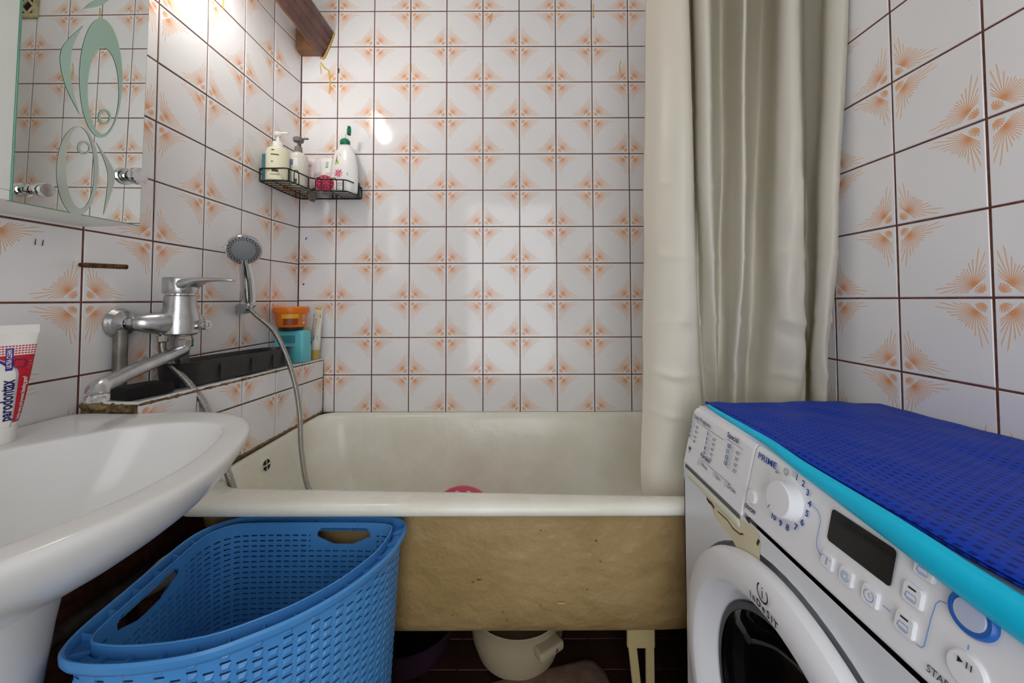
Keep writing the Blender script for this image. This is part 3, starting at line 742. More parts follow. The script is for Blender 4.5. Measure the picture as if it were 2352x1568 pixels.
etched('etched_oval', ell((-.0869, .373), (-.0778, .151), (-.1148, .2434), (-.0452, .2852)), ell((-.0811, .3226), (-.0745, .161), (-.1026, .2257), (-.0508, .2549)), M_ETCH)
etched('etched_ring', ell((-.0746, .207), (-.0735, .1793), (-.0843, .1883), (-.0632, .1988)), ell((-.0740, .2030), (-.0732, .183), (-.0805, .190), (-.0660, .197)), M_ETCH)
etched('etched_oval', ell((-.1137, .1597), (-.1084, .0012), (-.1411, .0639), (-.0789, .0852)), ell((-.1124, .1549), (-.1043, .0098), (-.1291, .0772), (-.0865, .0924)), M_ETCH2)
etched('etched_ring', ell((-.1047, .1343), (-.1037, .1095), (-.1139, .1177), (-.0939, .1259)), ell((-.1040, .1305), (-.1030, .1130), (-.1100, .1190), (-.0965, .1245)), M_ETCH2)
def crescent(outer_pts, inner_pts, m):
    o = [(p.x, p.y) for p in catmull([(x, y, 0) for x, y in outer_pts], 8)]; q = [(p.x, p.y) for p in catmull([(x, y, 0) for x, y in inner_pts], 8)]
    etched('etched_crescent', o+q[-2:0:-1], None, m)
crescent([(-.1142, .3397), (-.1433, .276), (-.137, .2222), (-.1134, .1788)], [(-.1142, .3397), (-.1288, .2858), (-.1275, .2277), (-.1134, .1788)], M_ETCH)
crescent([(-.086, .1403), (-.060, .108), (-.0517, .0798), (-.0682, .0071)], [(-.086, .1403), (-.070, .108), (-.0633, .076), (-.0682, .0071)], M_ETCH2)
crescent([(-.068, .434), (-.088, .3980), (-.1154, .3691)], [(-.068, .434), (-.0980, .3990), (-.1154, .3691)], M_ETCH)
for s_, t_, r, l in ((-.0215, .0970, .0170, .0125), (-.170, .0250, .0115, .017)):
    lathe('knob', [(.0, -.001), (r*.62, -.0005), (r*.62, l*.45), (r*.5, l*.55), (r*.95, l*.62), (r, l*.75), (r, l*1.3), (r*.9, l*1.42), (0, l*1.45)], M_CHROME, cab, MM @ Matrix.Translation((s_, t_, .0012)), 28)

# ------------------------------------------------------------------ wooden cornice under the ceiling, running along the left wall
cor = empty('wooden_cornice', (-.79, 1.0, 2.1), 'dark varnished profiled wooden cornice board along the upper left wall', 'cornice')
prof = [(-.808, 2.104), (-.800, 2.100), (-.794, 2.112), (-.789, 2.117), (-.790, 2.124), (-.784, 2.130), (-.778, 2.142), (-.779, 2.150), (-.772, 2.156), (-.765, 2.170), (-.766, 2.178), (-.758, 2.186), (-.754, 2.200), (-.756, 2.208), (-.776, 2.208)]
def board(name, pl, ya, yb, m, parent):
    n = len(pl); V = [(x, ya, z) for x, z in pl]+[(x, yb, z) for x, z in pl]
    F = [tuple(range(n)), tuple(range(n, 2*n))[::-1]]+[(a, n+a, n+(a+1) % n, (a+1) % n) for a in range(n)]
    return mesh(name, V, F, m, parent)
board('profiled_face', prof, .45, DY-.006, M_WOODDK, cor)
board('backing_strip', [(-.8165, 2.108), (-.8085, 2.1038), (-.7765, 2.2085), (-.785, 2.2085)], .45, DY-.004, M_AMBER, cor)
bk = box('bracket_block', -.887, -.811, DY-.05, DY-.001, 2.106, 2.205, M_WOOD, None, .002, 1)
tag(bk, 'square brown wooden block in the upper corner holding the cornice', 'wooden block')
rough_tube('foam_seam', [(-.81, DY-.004, 2.100), (-.795, DY-.004, 2.098), (-.78, DY-.004, 2.13), (-.765, DY-.004, 2.165), (-.753, DY-.004, 2.205)], .0035, mat('yellow_foam', 'C9A85A', .9), cor, 40)

# ------------------------------------------------------------------ lamp on the left wall (above the frame)
lamp = empty('wall_lamp', (xl(.95), .95, 2.08), 'opal glass wall lamp high on the left wall', 'lamp')
M_LAMP = mat('lit_opal_glass', 'FFFAF2', .3, emit='FFFAF3', estr=LAMP_STRENGTH)
box('mount', xl(.95)+.0012, xl(.95)+.03, .91, .99, 2.05, 2.11, M_WHITE, lamp, .004, 2)
lathe('diffuser', [(0, -.07), (.022, -.068), (.03, -.055), (.03, .055), (.022, .068), (0, .07)], M_LAMP, lamp, axis_mtx((-.775, .95, 2.08), (-.2, .7, .75)), 24)
tube('arm', [(xl(.95)+.028, .95, 2.08), (-.775, .95, 2.08)], .008, M_WHITE, lamp, 10)
# ------------------------------------------------------------------ corner wire caddy
cad = empty('corner_caddy', (-.80, 1.45, 1.50), 'black wire corner caddy full of bottles in the back left corner', 'caddy')
ZB, ZR = 1.503, 1.546
A0 = (-.893, 1.30); E0 = (-.634, 1.5395)
outl = [(-.893, 1.305), (-.885, 1.298), (-.80, 1.296), (-.790, 1.302), (-.777, 1.36), (-.772, 1.395), (-.755, 1.413), (-.72, 1.418), (-.655, 1.424), (-.642, 1.432), (-.630, 1.47), (-.628, 1.53), (-.634, 1.5375), (-.70, 1.5375), (-.87, 1.5375), (-.883, 1.53), (-.893, 1.45)]
def loopz(z, pl=outl): return resample([Vector((x, y, z)) for x, y in pl], 120, True)
WR = .0026
tube('rim_wire', loopz(ZR), WR, M_WIRE, cad, 8, True)
tube('floor_wire', loopz(ZB), WR, M_WIRE, cad, 8, True)
for x, y in ((-.893, 1.305), (-.790, 1.302), (-.772, 1.395), (-.655, 1.424), (-.628, 1.53), (-.893, 1.52), (-.75, 1.5375)):
    tube('upright_wire', [(x, y, ZB), (x, y, ZR)], WR, M_WIRE, cad, 8)
# floor wires
def seg_in(pl, ax, val):
    xs = []
    for a, b in zip(pl, pl[1:]+pl[:1]):
        if (a[ax]-val)*(b[ax]-val) < 0:
            t = (val-a[ax])/(b[ax]-a[ax]); xs.append(a[1-ax]+(b[1-ax]-a[1-ax])*t)
    return sorted(xs)
y = 1.312
while y < 1.53:
    xs = seg_in(outl, 1, y)
    if len(xs) >= 2: tube('floor_wire', [(xs[0], y, ZB), (xs[-1], y, ZB)], .0015, M_WIRE, cad, 6)
    y += .021
for pts in ([(-.84, 1.297, ZB-.0025), (-.835, 1.5375, ZB-.0025)], [(-.70, 1.42, ZB-.0025), (-.70, 1.5375, ZB-.0025)]): tube('floor_wire', pts, .0018, M_WIRE, cad, 6)
for (x, y), d in (((-.782, 1.335), (.02, .0)), ((-.745, 1.4145), (.0, .0)), ((-.69, 1.421), (0, 0))):
    w = .011; dx, dy = (.2*w, w) if x < -.77 else (w, .06*w)
    tube('divider_loop', resample(catmull([(x-dx, y-dy, ZB), (x-dx, y-dy, ZR-.012), (x-dx*.6, y-dy*.6, ZR+.004), (x+dx*.6, y+dy*.6, ZR+.004), (x+dx, y+dy, ZR-.012), (x+dx, y+dy, ZB)], 6), 30), .0017, M_WIRE, cad, 6)

def bottle(name, x, y, z, prof, m, label, cat, sx=1, sy=1, group='toiletries in the wire caddy', rot=0):
    e = empty(name, (x, y, z), label, cat, group)
    mtx = Matrix.Translation((x, y, z)) @ Matrix.Rotation(rot, 4, 'Z')
    lathe('bottle_body', prof, m, e, mtx, 36, True, sx, sy); return e, mtx
M_BTL = mat('pale_yellow_soap_bottle', 'E6E4CC', .25, var='E0DEC0', vscale=3); M_BTL2 = mat('cloudy_white_bottle', 'DAD9CC', .2)
M_WPL = mat('bottle_white', 'EDEDEC', .25); M_GPUMP = mat('grey_pump', '77736E', .4); M_GREEN = mat('green_pump', '0B7A58', .3)
M_BACKGREY = mat('black_small_print', '4B4B45', .6)
def face_mtx(x, y, z, r, ang):   # plane touching a round bottle at angle ang
    n = Vector((math.cos(ang), math.sin(ang), 0)); return basis((-n.y, n.x, 0), (0, 0, 1), n, Vector((x, y, z))+n*r)
camang = lambda x, y: math.atan2(-y, -x)
def curved_print(name, x, y, z, r, a0, a1, h, m, parent, sx=1, sy=1, ang0=0):
    V, F = [], []; n = 10
    for k in range(n+1):
        a = ang0+a0+(a1-a0)*k/n
        for zz in (0, h): V.append((x+r*math.cos(a)*sx, y+r*math.sin(a)*sy, z+zz))
    for k in range(n): F.append((2*k, 2*k+2, 2*k+3, 2*k+1))
    return mesh(name, V, F, m, parent)
# 1 pump bottle
zb = ZB+.0025
e, mt_ = bottle('pump_bottle', -.8505, 1.335, zb, [(0, 0), (.034, 0), (.037, .004), (.037, .105), (.034, .118), (.022, .127), (.016, .130)], M_BTL, 'pale yellow soap bottle with a white pump at the left end of the caddy', 'bottle')
lathe('pump_collar', [(.016, .128), (.017, .131), (.016, .147), (.008, .150), (.005, .152), (.005, .170), (.011, .172), (.013, .180), (.010, .184), (0, .184)], M_WPL, e, mt_, 24)
tube('pump_nozzle', [(-.8505, 1.335, zb+.1795), (-.825, 1.331, zb+.1795), (-.810, 1.329, zb+.177)], .0042, M_WPL, e, 10)
ca = camang(-.8505, 1.335)
for zz, a0, a1, h in ((.105, -.55, -.30, .004), (.089, -.6, .1, .004), (.064, -.55, -.4, .004), (.03, -.5, .05, .009), (.020, -.6, .15, .002)):
    curved_print('label_print', -.8505, 1.335, zb+zz, .0373, a0, a1, h, M_BACKGREY, e, 1, 1, ca)
# 2 grey pump bottle
e, mt_ = bottle('pump_bottle', -.8155, 1.402, zb, [(0, 0), (.032, 0), (.034, .004), (.034, .110), (.031, .124), (.020, .133), (.0145, .136)], M_BTL2, 'cloudy white bottle with a dark grey pump beside the soap bottle', 'bottle')
lathe('pump_collar', [(.0145, .134), (.0145, .140), (.0125, .158), (.006, .161), (.0045, .163), (.0045, .176), (.017, .178), (.019, .190), (.016, .193), (0, .193)], M_GPUMP, e, mt_, 24)
tube('pump_nozzle', [(-.8155, 1.402, zb+.188), (-.790, 1.398, zb+.188), (-.776, 1.396, zb+.187)], .0038, M_GPUMP, e, 10)
ca = camang(-.8155, 1.402)
curved_print('label_print', -.8155, 1.402, zb+.075, .0343, -.75, -.05, .030, M_WPL, e, 1, 1, ca)
curved_print('label_print', -.8155, 1.402, zb+.078, .0345, -.75, -.5, .022, mat('blue_label', '6A7FB0', .5), e, 1, 1, ca)
curved_print('label_print', -.8155, 1.402, zb+.012, .0343, -.35, -.1, .016, M_BACKGREY, e, 1, 1, ca)
# 3 flattened tubes (standing on their caps, flat end up)
def squeeze(name, x, y, z, w, d, h, capm, bodym, label, rot, capr=.016, lean=0.0, group='toiletries in the wire caddy', caph=.022):
    e = empty(name, (x, y, z), label, 'tube', group)
    mtx = Matrix.Translation((x, y, z)) @ Matrix.Rotation(lean, 4, 'Y') @ Matrix.Rotation(rot, 4, 'Z')
    lathe('cap', [(0, 0), (capr, 0), (capr*1.02, caph), (0, caph)], capm, e, mtx, 24)
    rings = []
    for k in range(9):
        t = k/8; a = capr+(w/2-capr)*t**.7; b = capr*(1-t)**.8+.0012
        rings.append([mtx @ Vector((a*math.cos(q), b*math.sin(q), caph+(h-caph)*t)) for q in [2*PI*i/28 for i in range(28)]])
    loft('tube_body', rings, bodym, e, True); return e, mtx
def tube_face(mtx, w, capr, h, caph=.022):
    def f(px, pz, off=.0008):
        t = max(0, min(1, (pz-caph)/(h-caph))); a = capr+(w/2-capr)*t**.7; b = capr*(1-t)**.8+.0012
        u = max(-1, min(1, px/a)); return mtx @ Vector((px, -(b*math.sqrt(1-u*u)+off), pz))
    return f
M_TPINK = mat('pinkish_white_tube', 'EFE3E4', .3)
e, mt_ = squeeze('cream_tube', -.826, 1.487, zb, .056, .03, .150, M_WPL, M_TPINK, 'white cream tube with pink lettering behind the grey pump bottle', .25)
f = tube_face(mt_, .056, .016, .150)
text('label_print', 'vo', .022, None, mat('pink_ink', 'D86AB8', .5), e, 'CENTER', 1, lambda p, f=f: f(.004+p.x, .118+p.y))
text('label_print', 'care', .009, None, mat('pink_ink2', 'E79AC8', .5), e, 'CENTER', 1, lambda p, f=f: f(.006+p.x, .098+p.y))
e, mt_ = squeeze('cream_tube', -.752, 1.486, zb, .050, .03, .150, M_WPL, M_WPL, 'white cream tube with green lettering in the middle of the caddy', -.1)
f = tube_face(mt_, .050, .016, .150)
M_GINK = mat('green_ink', '3FA04A', .5)
text('label_print', 'ECO', .0125, None, M_GINK, e, 'CENTER', 1, lambda p, f=f: f(.008-p.y, .118+p.x), .0004)
for k in range(11):
    V = [f(.006+dx, .028+k*.0055+dz) for dx, dz in ((0, 0), (.012, 0), (.012, .0022), (0, .0022))]; mesh('label_print', V, [(0, 1, 2, 3)], M_GINK, e)
# 4 lotion bottle with green pump
e, mt_ = bottle('lotion_bottle', -.674, 1.478, zb, [(0, 0), (.044, 0), (.050, .006), (.053, .06), (.051, .11), (.042, .155), (.028, .182), (.019, .195), (.017, .200)], M_WPL, 'white lotion bottle with a red flower picture and green pump', 'bottle', 1, .55)
lathe('pump_collar', [(.017, .198), (.019, .201), (.019, .213), (.012, .221), (.006, .223), (.0038, .225)], M_GREEN, e, mt_, 24)
lathe('pump_stem', [(.0035, .222), (.0035, .242)], M_WPL, e, mt_, 12)
lathe('pump_head', [(.004, .238), (.0075, .241), (.0078, .260), (.006, .272), (0, .274)], M_GREEN, e, mt_ @ Matrix.Rotation(.06, 4, 'Y'), 16, True, .9, 1.6)
def lot(px, pz, off=.001):
    pr = [(.050, .006), (.053, .06), (.051, .11), (.042, .155), (.028, .182)]
    a = next((p0[0]+(p1[0]-p0[0])*(pz-p0[1])/(p1[1]-p0[1]) for p0, p1 in zip(pr, pr[1:]) if p0[1] <= pz <= p1[1]), .045)
    u = max(-1, min(1, px/a)); return mt_ @ Vector((px, -(a*.55*math.sqrt(1-u*u)+off), pz))
def lot_poly(nm, pts, m, off=.001): return mesh(nm, [lot(x, z, off) for x, z in pts], [tuple(range(len(pts)))], m, e)
M_RED1 = mat('flower_red', 'D2415A', .5); M_RED2 = mat('flower_pink', 'E58A9A', .5); M_LEAF = mat('leaf_green', '4E8E46', .5); M_LIME = mat('leaf_lime', 'B7C940', .5)
for k in range(9):
    a = k*40*PI/180+.2; c = (-.012, .075); r = .020
    lot_poly('flower_picture', [(c[0], c[1]), (c[0]+r*.55*math.cos(a-.28), c[1]+r*.55*math.sin(a-.28)), (c[0]+r*math.cos(a), c[1]+r*math.sin(a)), (c[0]+r*.55*math.cos(a+.28), c[1]+r*.55*math.sin(a+.28))], M_RED1 if k % 2 else M_RED2, .0011+.0001*(k % 3))
lot_poly('flower_picture', [(-.030, .112), (-.012, .114), (-.014, .124), (-.022, .128)], M_LIME)
lot_poly('flower_picture', [(-.027, .122), (-.018, .122), (-.020, .142)], M_LEAF, .0013)
lot_poly('flower_picture', [(-.024, .136), (-.019, .136), (-.021, .158)], M_RED2, .0012)
lot_poly('label_print', [(-.012, .155), (-.010, .155), (.026, .066), (.023, .066)], mat('grey_line', '8C9492', .5), .0014)
text('label_print', 'lotion', .009, None, M_BACKGREY, e, 'CENTER', 1, lambda p: lot(-.006+p.x, .047+p.y))
for zz in (.035, .026): lot_poly('label_print', [(-.014, zz), (.004, zz), (.004, zz+.002), (-.014, zz+.002)], mat('grey_line2', '9AA09E', .5))
# 5 red massage brush
br = empty('massage_brush', (-.735, 1.45, zb), 'round crimson scalp brush with pale pink rim lying in the caddy', 'brush', 'toiletries in the wire caddy')
bmx = axis_mtx((-.738, 1.447, zb+.033), (.28, -.92, .12))
M_CRIM = mat('crimson_silicone', 'A3123F', .35); M_BRIS = mat('bright_pink_bristle', 'E8608C', .35); M_ROSE = mat('pale_rose', 'E9B9C2', .35)
lathe('shell', [(0, -.016), (.024, -.014), (.036, -.004), (.037, .002), (.034, .004)], M_ROSE, br, bmx, 36)
lathe('pad', [(.0345, .003), (.033, .006), (0, .007)], M_CRIM, br, bmx, 36)
for r, n in ((.027, 12), (.017, 8), (.007, 4)):
    for k in range(n):
        a = 2*PI*k/n; lathe('bristle', [(.0026, .005), (.0022, .012), (0, .0145)], M_BRIS, br, bmx @ Matrix.Translation((r*math.cos(a), r*math.sin(a), 0)), 8)
# small things wedged in the ends of the caddy
tag(box('flat_pack', -.8925, -.8765, 1.312, 1.318, zb, zb+.098, mat('dark_teal_card', '3E7078', .5), None, .001, 1), 'dark teal flat pack standing against the left wall in the caddy', 'packet')
tag(box('flat_pack', -.647, -.632, 1.515, 1.527, zb, zb+.058, mat('dark_green_card', '2E5E5A', .5), None, .002, 1), 'dark green small pack at the right end of the caddy', 'packet')
o = lathe('orange_cap_bottle', [(0, 0), (.017, 0), (.018, .003), (.018, .10), (.0175, .128), (.015, .133), (0, .134)], mat('orange_bottle', 'E48A2C', .35), None, Matrix.Translation((-.866, 1.425, zb)), 24)
tag(o, 'narrow orange bottle behind the two pump bottles', 'bottle')
# grey scrubber hanging under the caddy
V, F = [], []
bm = bmesh.new(); bmesh.ops.create_icosphere(bm, subdivisions=4, radius=.017)
for v in bm.verts: v.co = v.co*(1+.45*noise.noise(v.co*190))*Vector((1, 1, .7)).length/1.57
o = frombm('wire_scrubber', bm, mat('grey_scrubber', '6E6863', .6, metal=.4, bump=1, bscale=300), None, True, Matrix.Translation((-.778, 1.432, ZB-.0185)))
tag(o, 'grey wire scrubber hanging under the caddy', 'scrubber')

# ------------------------------------------------------------------ things on the ledge
def led(y, dz=0): return lz(y)+dz
lt = Matrix(((1, 0, 0, 0), (0, 1, 0, 0), (0, -LSL, 1, 0), (0, 0, 0, 1)))
def on_ledge(x, y, dz=.0006): return Matrix.Translation((x, y, led(y)+dz)) @ lt
tray = empty('black_tray', (-.84, 1.14, led(1.14)), 'long black plastic tray lying on the tiled ledge', 'tray')
rg = []
for z, g in ((0, .010), (.001, .006), (.055, 0), (.058, -.003), (.0605, -.003), (.0605, .0015), (.055, .003), (.005, .009), (.003, .02)):
    rg.append([on_ledge(-.841, 1.137) @ v for v in rrect(-.049+g, .049-g, -.225+g, .225-g, max(.01, .045-g), z, 8)])
o = loft('tray_body', rg, M_BLACK, tray, True, True, True); sharp(o, 50)
def rib(yy): return box('rib', .0465, .0505, yy-.001, yy+.001, .004, .046, M_BLACK, tray, 0, 1, on_ledge(-.841, 1.137))
for yy in (-.12, .0, .10, .16): rib(yy)
sx = bmesh.new(); bm_box(sx, -.030, .030, -.048, .048, 0, .026, .006, 2, on_ledge(-.824, .836) @ Matrix.Rotation(-.12, 4, 'Z'))
bmesh.ops.subdivide_edges(sx, edges=sx.edges[:], cuts=2, use_grid_fill=True)
for v in sx.verts: v.co += noise.noise_vector(v.co*160)*.0016
tag(frombm('sponge', sx, M_SPONGE, None, True), 'black sponge at the near end of the ledge under the tap spout', 'sponge')
M_TEAL = mat('teal_plastic', '63BFCB', .3)
tb = empty('teal_box', (-.835, 1.415, led(1.415)), 'teal plastic soap box standing on the ledge in the corner', 'box')
loft('box_body', [[on_ledge(-.832, 1.415) @ v for v in rrect(-.056+g, .056-g, -.032+g, .032-g, .012, z, 5)] for z, g in ((0, .002), (.002, 0), (.060, 0), (.066, .0015), (.11, .0015), (.117, .005), (.119, .012))], M_TEAL, tb, True)
mesh('label_print', [on_ledge(-.832, 1.3822) @ Vector(p) for p in ((-.038, 0, .072), (.026, 0, .072), (.026, 0, .100), (-.038, 0, .100))], [(0, 1, 2, 3)], mat('teal_dark_print', '3E8E9C', .4), tb)
mesh('label_print', [on_ledge(-.832, 1.3822) @ Vector(p) for p in ((-.038, 0, .052), (.026, 0, .052), (.026, 0, .060), (-.038, 0, .060))], [(0, 1, 2, 3)], mat('teal_dark_print2', '4A9CA8', .4), tb)
jz = led(1.415)+.1198
jar = empty('orange_jar', (-.836, 1.405, jz), 'orange hair mask jar with black base stacked on the teal box', 'jar')
jm = Matrix.Translation((-.836, 1.408, jz))
M_OR = mat('orange_plastic', 'E57A1C', .3)
lathe('base', [(0, 0), (.038, 0), (.041, .003), (.043, .016), (0, .016)], M_BLACK, jar, jm, 40)
lathe('jar_body', [(0, .013), (.046, .013), (.049, .018), (.0545, .066), (0, .066)], M_OR, jar, jm, 40)
lathe('lid', [(0, .064), (.058, .064), (.0595, .067), (.0595, .084), (.056, .088), (0, .089)], M_OR, jar, jm, 40)
ca = camang(-.836, 1.408)
curved_print('label_print', -.836, 1.408, jz+.022, .0527, -.50, .42, .022, mat('brown_print', '8A3A12', .4), jar, 1, 1, ca)
curved_print('label_print', -.836, 1.408, jz+.046, .0545, -.6, .45, .016, mat('yellow_print', 'E8A92A', .4), jar, 1, 1, ca)
curved_print('label_print', -.836, 1.408, jz+.026, .0545, .72, .92, .030, M_WPL, jar, 1, 1, ca)
for k in range(5): curved_print('label_print', -.836, 1.408, jz+.030+k*.005, .0549, .74, .90, .003, M_BACKGREY, jar, 1, 1, ca)
M_GOLD = mat('gold_cap', 'B7A04E', .35); M_TUBEW = mat('white_gold_tube', 'E2DFD2', .3)
e, mt_ = squeeze('hand_cream', -.797, 1.497, led(1.497)+.001, .050, .03, .205, M_GOLD, M_TUBEW, 'white hand cream tube with gold cap leaning in the ledge corner', -.45, .018, .085, 'tubes on the ledge', .036)
f = tube_face(mt_, .050, .018, .205, .036)
for x0, x1, z0, z1, m in ((-.020, .020, .165, .176, M_BLACKINK), (-.018, .020, .196, .2045, mat('yellow_top', 'E3C02E', .4)), (.004, .019, .075, .095, mat('blue_patch', '2F7FA0', .4)), (-.002, .019, .037, .075, mat('gold_patch', 'D9C564', .4)), (-.006, .000, .045, .07, M_BACKGREY)):
    mesh('label_print', [f(x0, z0), f(x1, z0), f(x1, z1), f(x0, z1)], [(0, 1, 2, 3)], m, e)
for k in range(9): mesh('label_print', [f(-.016, .10+k*.007), f(-.016+.022, .10+k*.007), f(-.016+.022, .103+k*.007), f(-.016, .103+k*.007)], [(0, 1, 2, 3)], M_BACKGREY, e)

# ------------------------------------------------------------------ shower curtain
def curtain_material():
    m = bpy.data.materials.new('cream_vinyl'); m.use_nodes = True; nt = m.node_tree; N = nt.nodes; L = nt.links
    b = N['Principled BSDF']; b.inputs['Base Color'].default_value = (*hexc('E2DFD2'), 1); b.inputs['Roughness'].default_value = .38
    tr = N.new('ShaderNodeBsdfTranslucent'); tr.inputs['Color'].default_value = (*hexc('EAD9A4'), 1)
    mx = N.new('ShaderNodeMixShader'); mx.inputs[0].default_value = .18
    L.new(b.outputs[0], mx.inputs[1]); L.new(tr.outputs[0], mx.inputs[2]); L.new(mx.outputs[0], N['Material Output'].inputs['Surface'])
    tc = N.new('ShaderNodeTexCoord'); nz = N.new('ShaderNodeTexNoise'); nz.inputs['Scale'].default_value = 22; nz.inputs['Detail'].default_value = 5
    L.new(tc.outputs['Object'], nz.inputs['Vector']); bp = N.new('ShaderNodeBump'); bp.inputs['Strength'].default_value = .25; bp.inputs['Distance'].default_value = .004
    L.new(nz.outputs['Fac'], bp.inputs['Height']); L.new(bp.outputs['Normal'], b.inputs['Normal'])
    return m
M_CURT = curtain_material()
def cx_(px, y): return (px-1182.0)/862.0*y
top_pl = [(1490, .965), (1530, .905), (1588, .875), (1594, .955), (1600, .96), (1606, .90), (1640, .875), (1650, .93), (1668, .975), (1700, .92), (1728, .868), (1732, .95), (1758, .995), (1786, .96), (1808, .89), (1850, .872), (1858, .93), (1868, .97), (1902, .93), (1918, .885), (1960, .862), (1974, .868)]
bot_pl = [(1468, .965), (1510, .935), (1600, .922), (1606, .95), (1608, .985), (1620, .995), (1636, .985), (1644, .975), (1650, .955), (1664, .932), (1686, .922), (1692, .95), (1698, .985), (1712, .98), (1760, .945), (1832, .922), (1836, .95), (1839, .975), (1844, .965), (1850, .935), (1870, .918), (1878, .93)]
def deep(y, f, y0): return y0+(y-y0)*f
ctop = [Vector((cx_(p, y), y, 0)) for p, y in [(p, deep(y, 1.45, .87)) for p, y in top_pl]]; cbot = [Vector((cx_(p, y), y, 0)) for p, y in [(p, deep(y, 1.4, .92)) for p, y in bot_pl]]
NC, NRW = 8, 240
tp_, bt_ = catmull(ctop, NC), catmull(cbot, NC)
ZT, ZBt = 2.06, .44
V, F = [], []
ncol = len(tp_)
for r in range(NRW+1):
    z = ZT+(ZBt-ZT)*r/NRW
    s = (1.83-z)/(1.83-.72); s = max(-.25, min(1.1, s)); e_ = s+.10*math.sin(PI*max(0, min(1, s)))*-.6
    for k in range(ncol):
        p = tp_[k].lerp(bt_[k], e_)
        kk = k/NC
        # soft sags and sharper storage creases
        q = Vector((kk*.55, z*3.2, 0)); a = noise.noise(q)*.012*max(0, min(1, s*1.3))
        cr = 0
        for zc, am in ((1.56, .003), (1.37, .005), (1.19, .006), (1.03, .007), (.90, .007), (.80, .006)):
            d = (z-zc-.012*noise.noise(Vector((kk*.8, zc*9, 3))))/.009; cr += am*math.exp(-d*d)*(noise.noise(Vector((kk*1.3, zc*5, 7)))+.4)
        rid = (.007+.026*math.exp(-((kk-14.5)/2.2)**2))*max(0, min(1, s*1.2-.1))*abs(noise.noise(Vector((kk*.55+z*3.5, z*7-kk*.45, 9))))
        p = p+Vector((a*.5, -(a+cr+rid), 0))
        y = max(p.y, .86 if z > .66 else .918); x = p.x
        x = min(x, xr(y)-.004)
        V.append((x, y, z))
for r in range(NRW):
    for k in range(ncol-1):
        a = r*ncol+k; F.append((a, a+1, a+ncol+1, a+ncol))
cu = mesh('shower_curtain', V, F, M_CURT, None, True); solidify(cu, .0008, 0)
tag(cu, 'cream vinyl shower curtain bunched at the right end of the bath', 'curtain')
rodc = empty('curtain_rod', (0, .90, 2.085), 'white metal curtain rod above the bath edge', 'rod')
tube('rod', [(xl(.9)+.002, .905, 2.085), (xr(.9)-.002, .905, 2.085)], .011, M_WHITE, rodc, 14)
for k in range(8):
    x = .34+k*.06; tube('ring', [Vector((x, .905+.017*math.cos(a), 2.078+.02*math.sin(a))) for a in [2*PI*i/18 for i in range(18)]], .0016, M_WHITE, rodc, 6, True)
# ------------------------------------------------------------------ washing machine
XF = .362; WY0, WY1 = .215, .815; WXB = .782
wm = empty('washing_machine', (.57, .515, 0), 'white front loading washing machine against the right wall', 'washing machine')
DC = Vector((XF, .515, .452)); DR = .262
# cabinet: box without front, plus a front plate with a round opening
bm = bmesh.new()
bm_box(bm, XF+.001, WXB, WY1-.012, WY1, .02, .744, .004, 2); bm_box(bm, XF+.001, WXB, WY0, WY0+.012, .02, .744, .004, 2); bm_box(bm, WXB-.01, WXB, WY0, WY1, .02, .85); bm_box(bm, .455, WXB, WY0, WY1, .735, .85); bm_box(bm, XF+.02, WXB, WY0, WY1, .02, .06)
frombm('cabinet', bm, M_WMBODY, wm)
NA = 64
pl_out = []
y0, y1, z0, z1 = WY0, WY1, .06, .742
V, F = [], []
for k in range(NA):
    a = 2*PI*k/NA; c, s = math.cos(a), math.sin(a)
    ty = ((y1-DC.y)/c if c > 0 else (y0-DC.y)/c) if abs(c) > 1e-6 else 1e9; tz_ = ((z1-DC.z)/s if s > 0 else (z0-DC.z)/s) if abs(s) > 1e-6 else 1e9
    t = min(ty, tz_); V.append((XF, DC.y+t*c, DC.z+t*s))
    V.append((XF, DC.y+DR*c, DC.z+DR*s)); V.append((XF+.020, DC.y+DR*.985*c, DC.z+DR*.985*s)); V.append((XF+.022, DC.y+.184*c, DC.z+.184*s))
for k in range(NA):
    a, b = 4*k, 4*((k+1) % NA)
    F += [(a, b, b+1, a+1), (a+1, b+1, b+2, a+2), (a+2, b+2, b+3, a+3)]
o = mesh('front_plate', V, F, M_WMBODY, wm, False)
bm = bmesh.new(); bm_box(bm, XF, XF+.02, WY1-.003, WY1, .06, .742); bm_box(bm, XF, XF+.02, WY0, WY0+.003, .06, .742); bm_box(bm, XF+.004, XF+.02, WY0, WY1, .0, .058, .002, 1); frombm('front_return', bm, M_WMBODY, wm)
# yellowed touch-up paint and rust below the drawer
pm = basis((0, -1, 0), (0, 0, 1), (-1, 0, 0), (XF-.0006, 0, 0))
flat('yellowed_patch', [(-.728, .725), (-.60, .733), (-.575, .742), (-.565, .735), (-.567, .655), (-.60, .672), (-.645, .688), (-.690, .690)], pm, M_YELLOWED, wm)
for pts, w in (([(-.718, .712), (-.712, .709), (-.700, .710), (-.692, .707)], .006), ([(-.68, .708), (-.65, .710), (-.635, .706), (-.615, .708), (-.605, .714)], .0022), ([(-.597, .744), (-.588, .741)], .004), ([(-.566, .729), (-.569, .724), (-.571, .719)], .004)):
    stroke('rust_spot', pts, w, pm @ Matrix.Translation((0, 0, .0005)), M_RUST, wm)
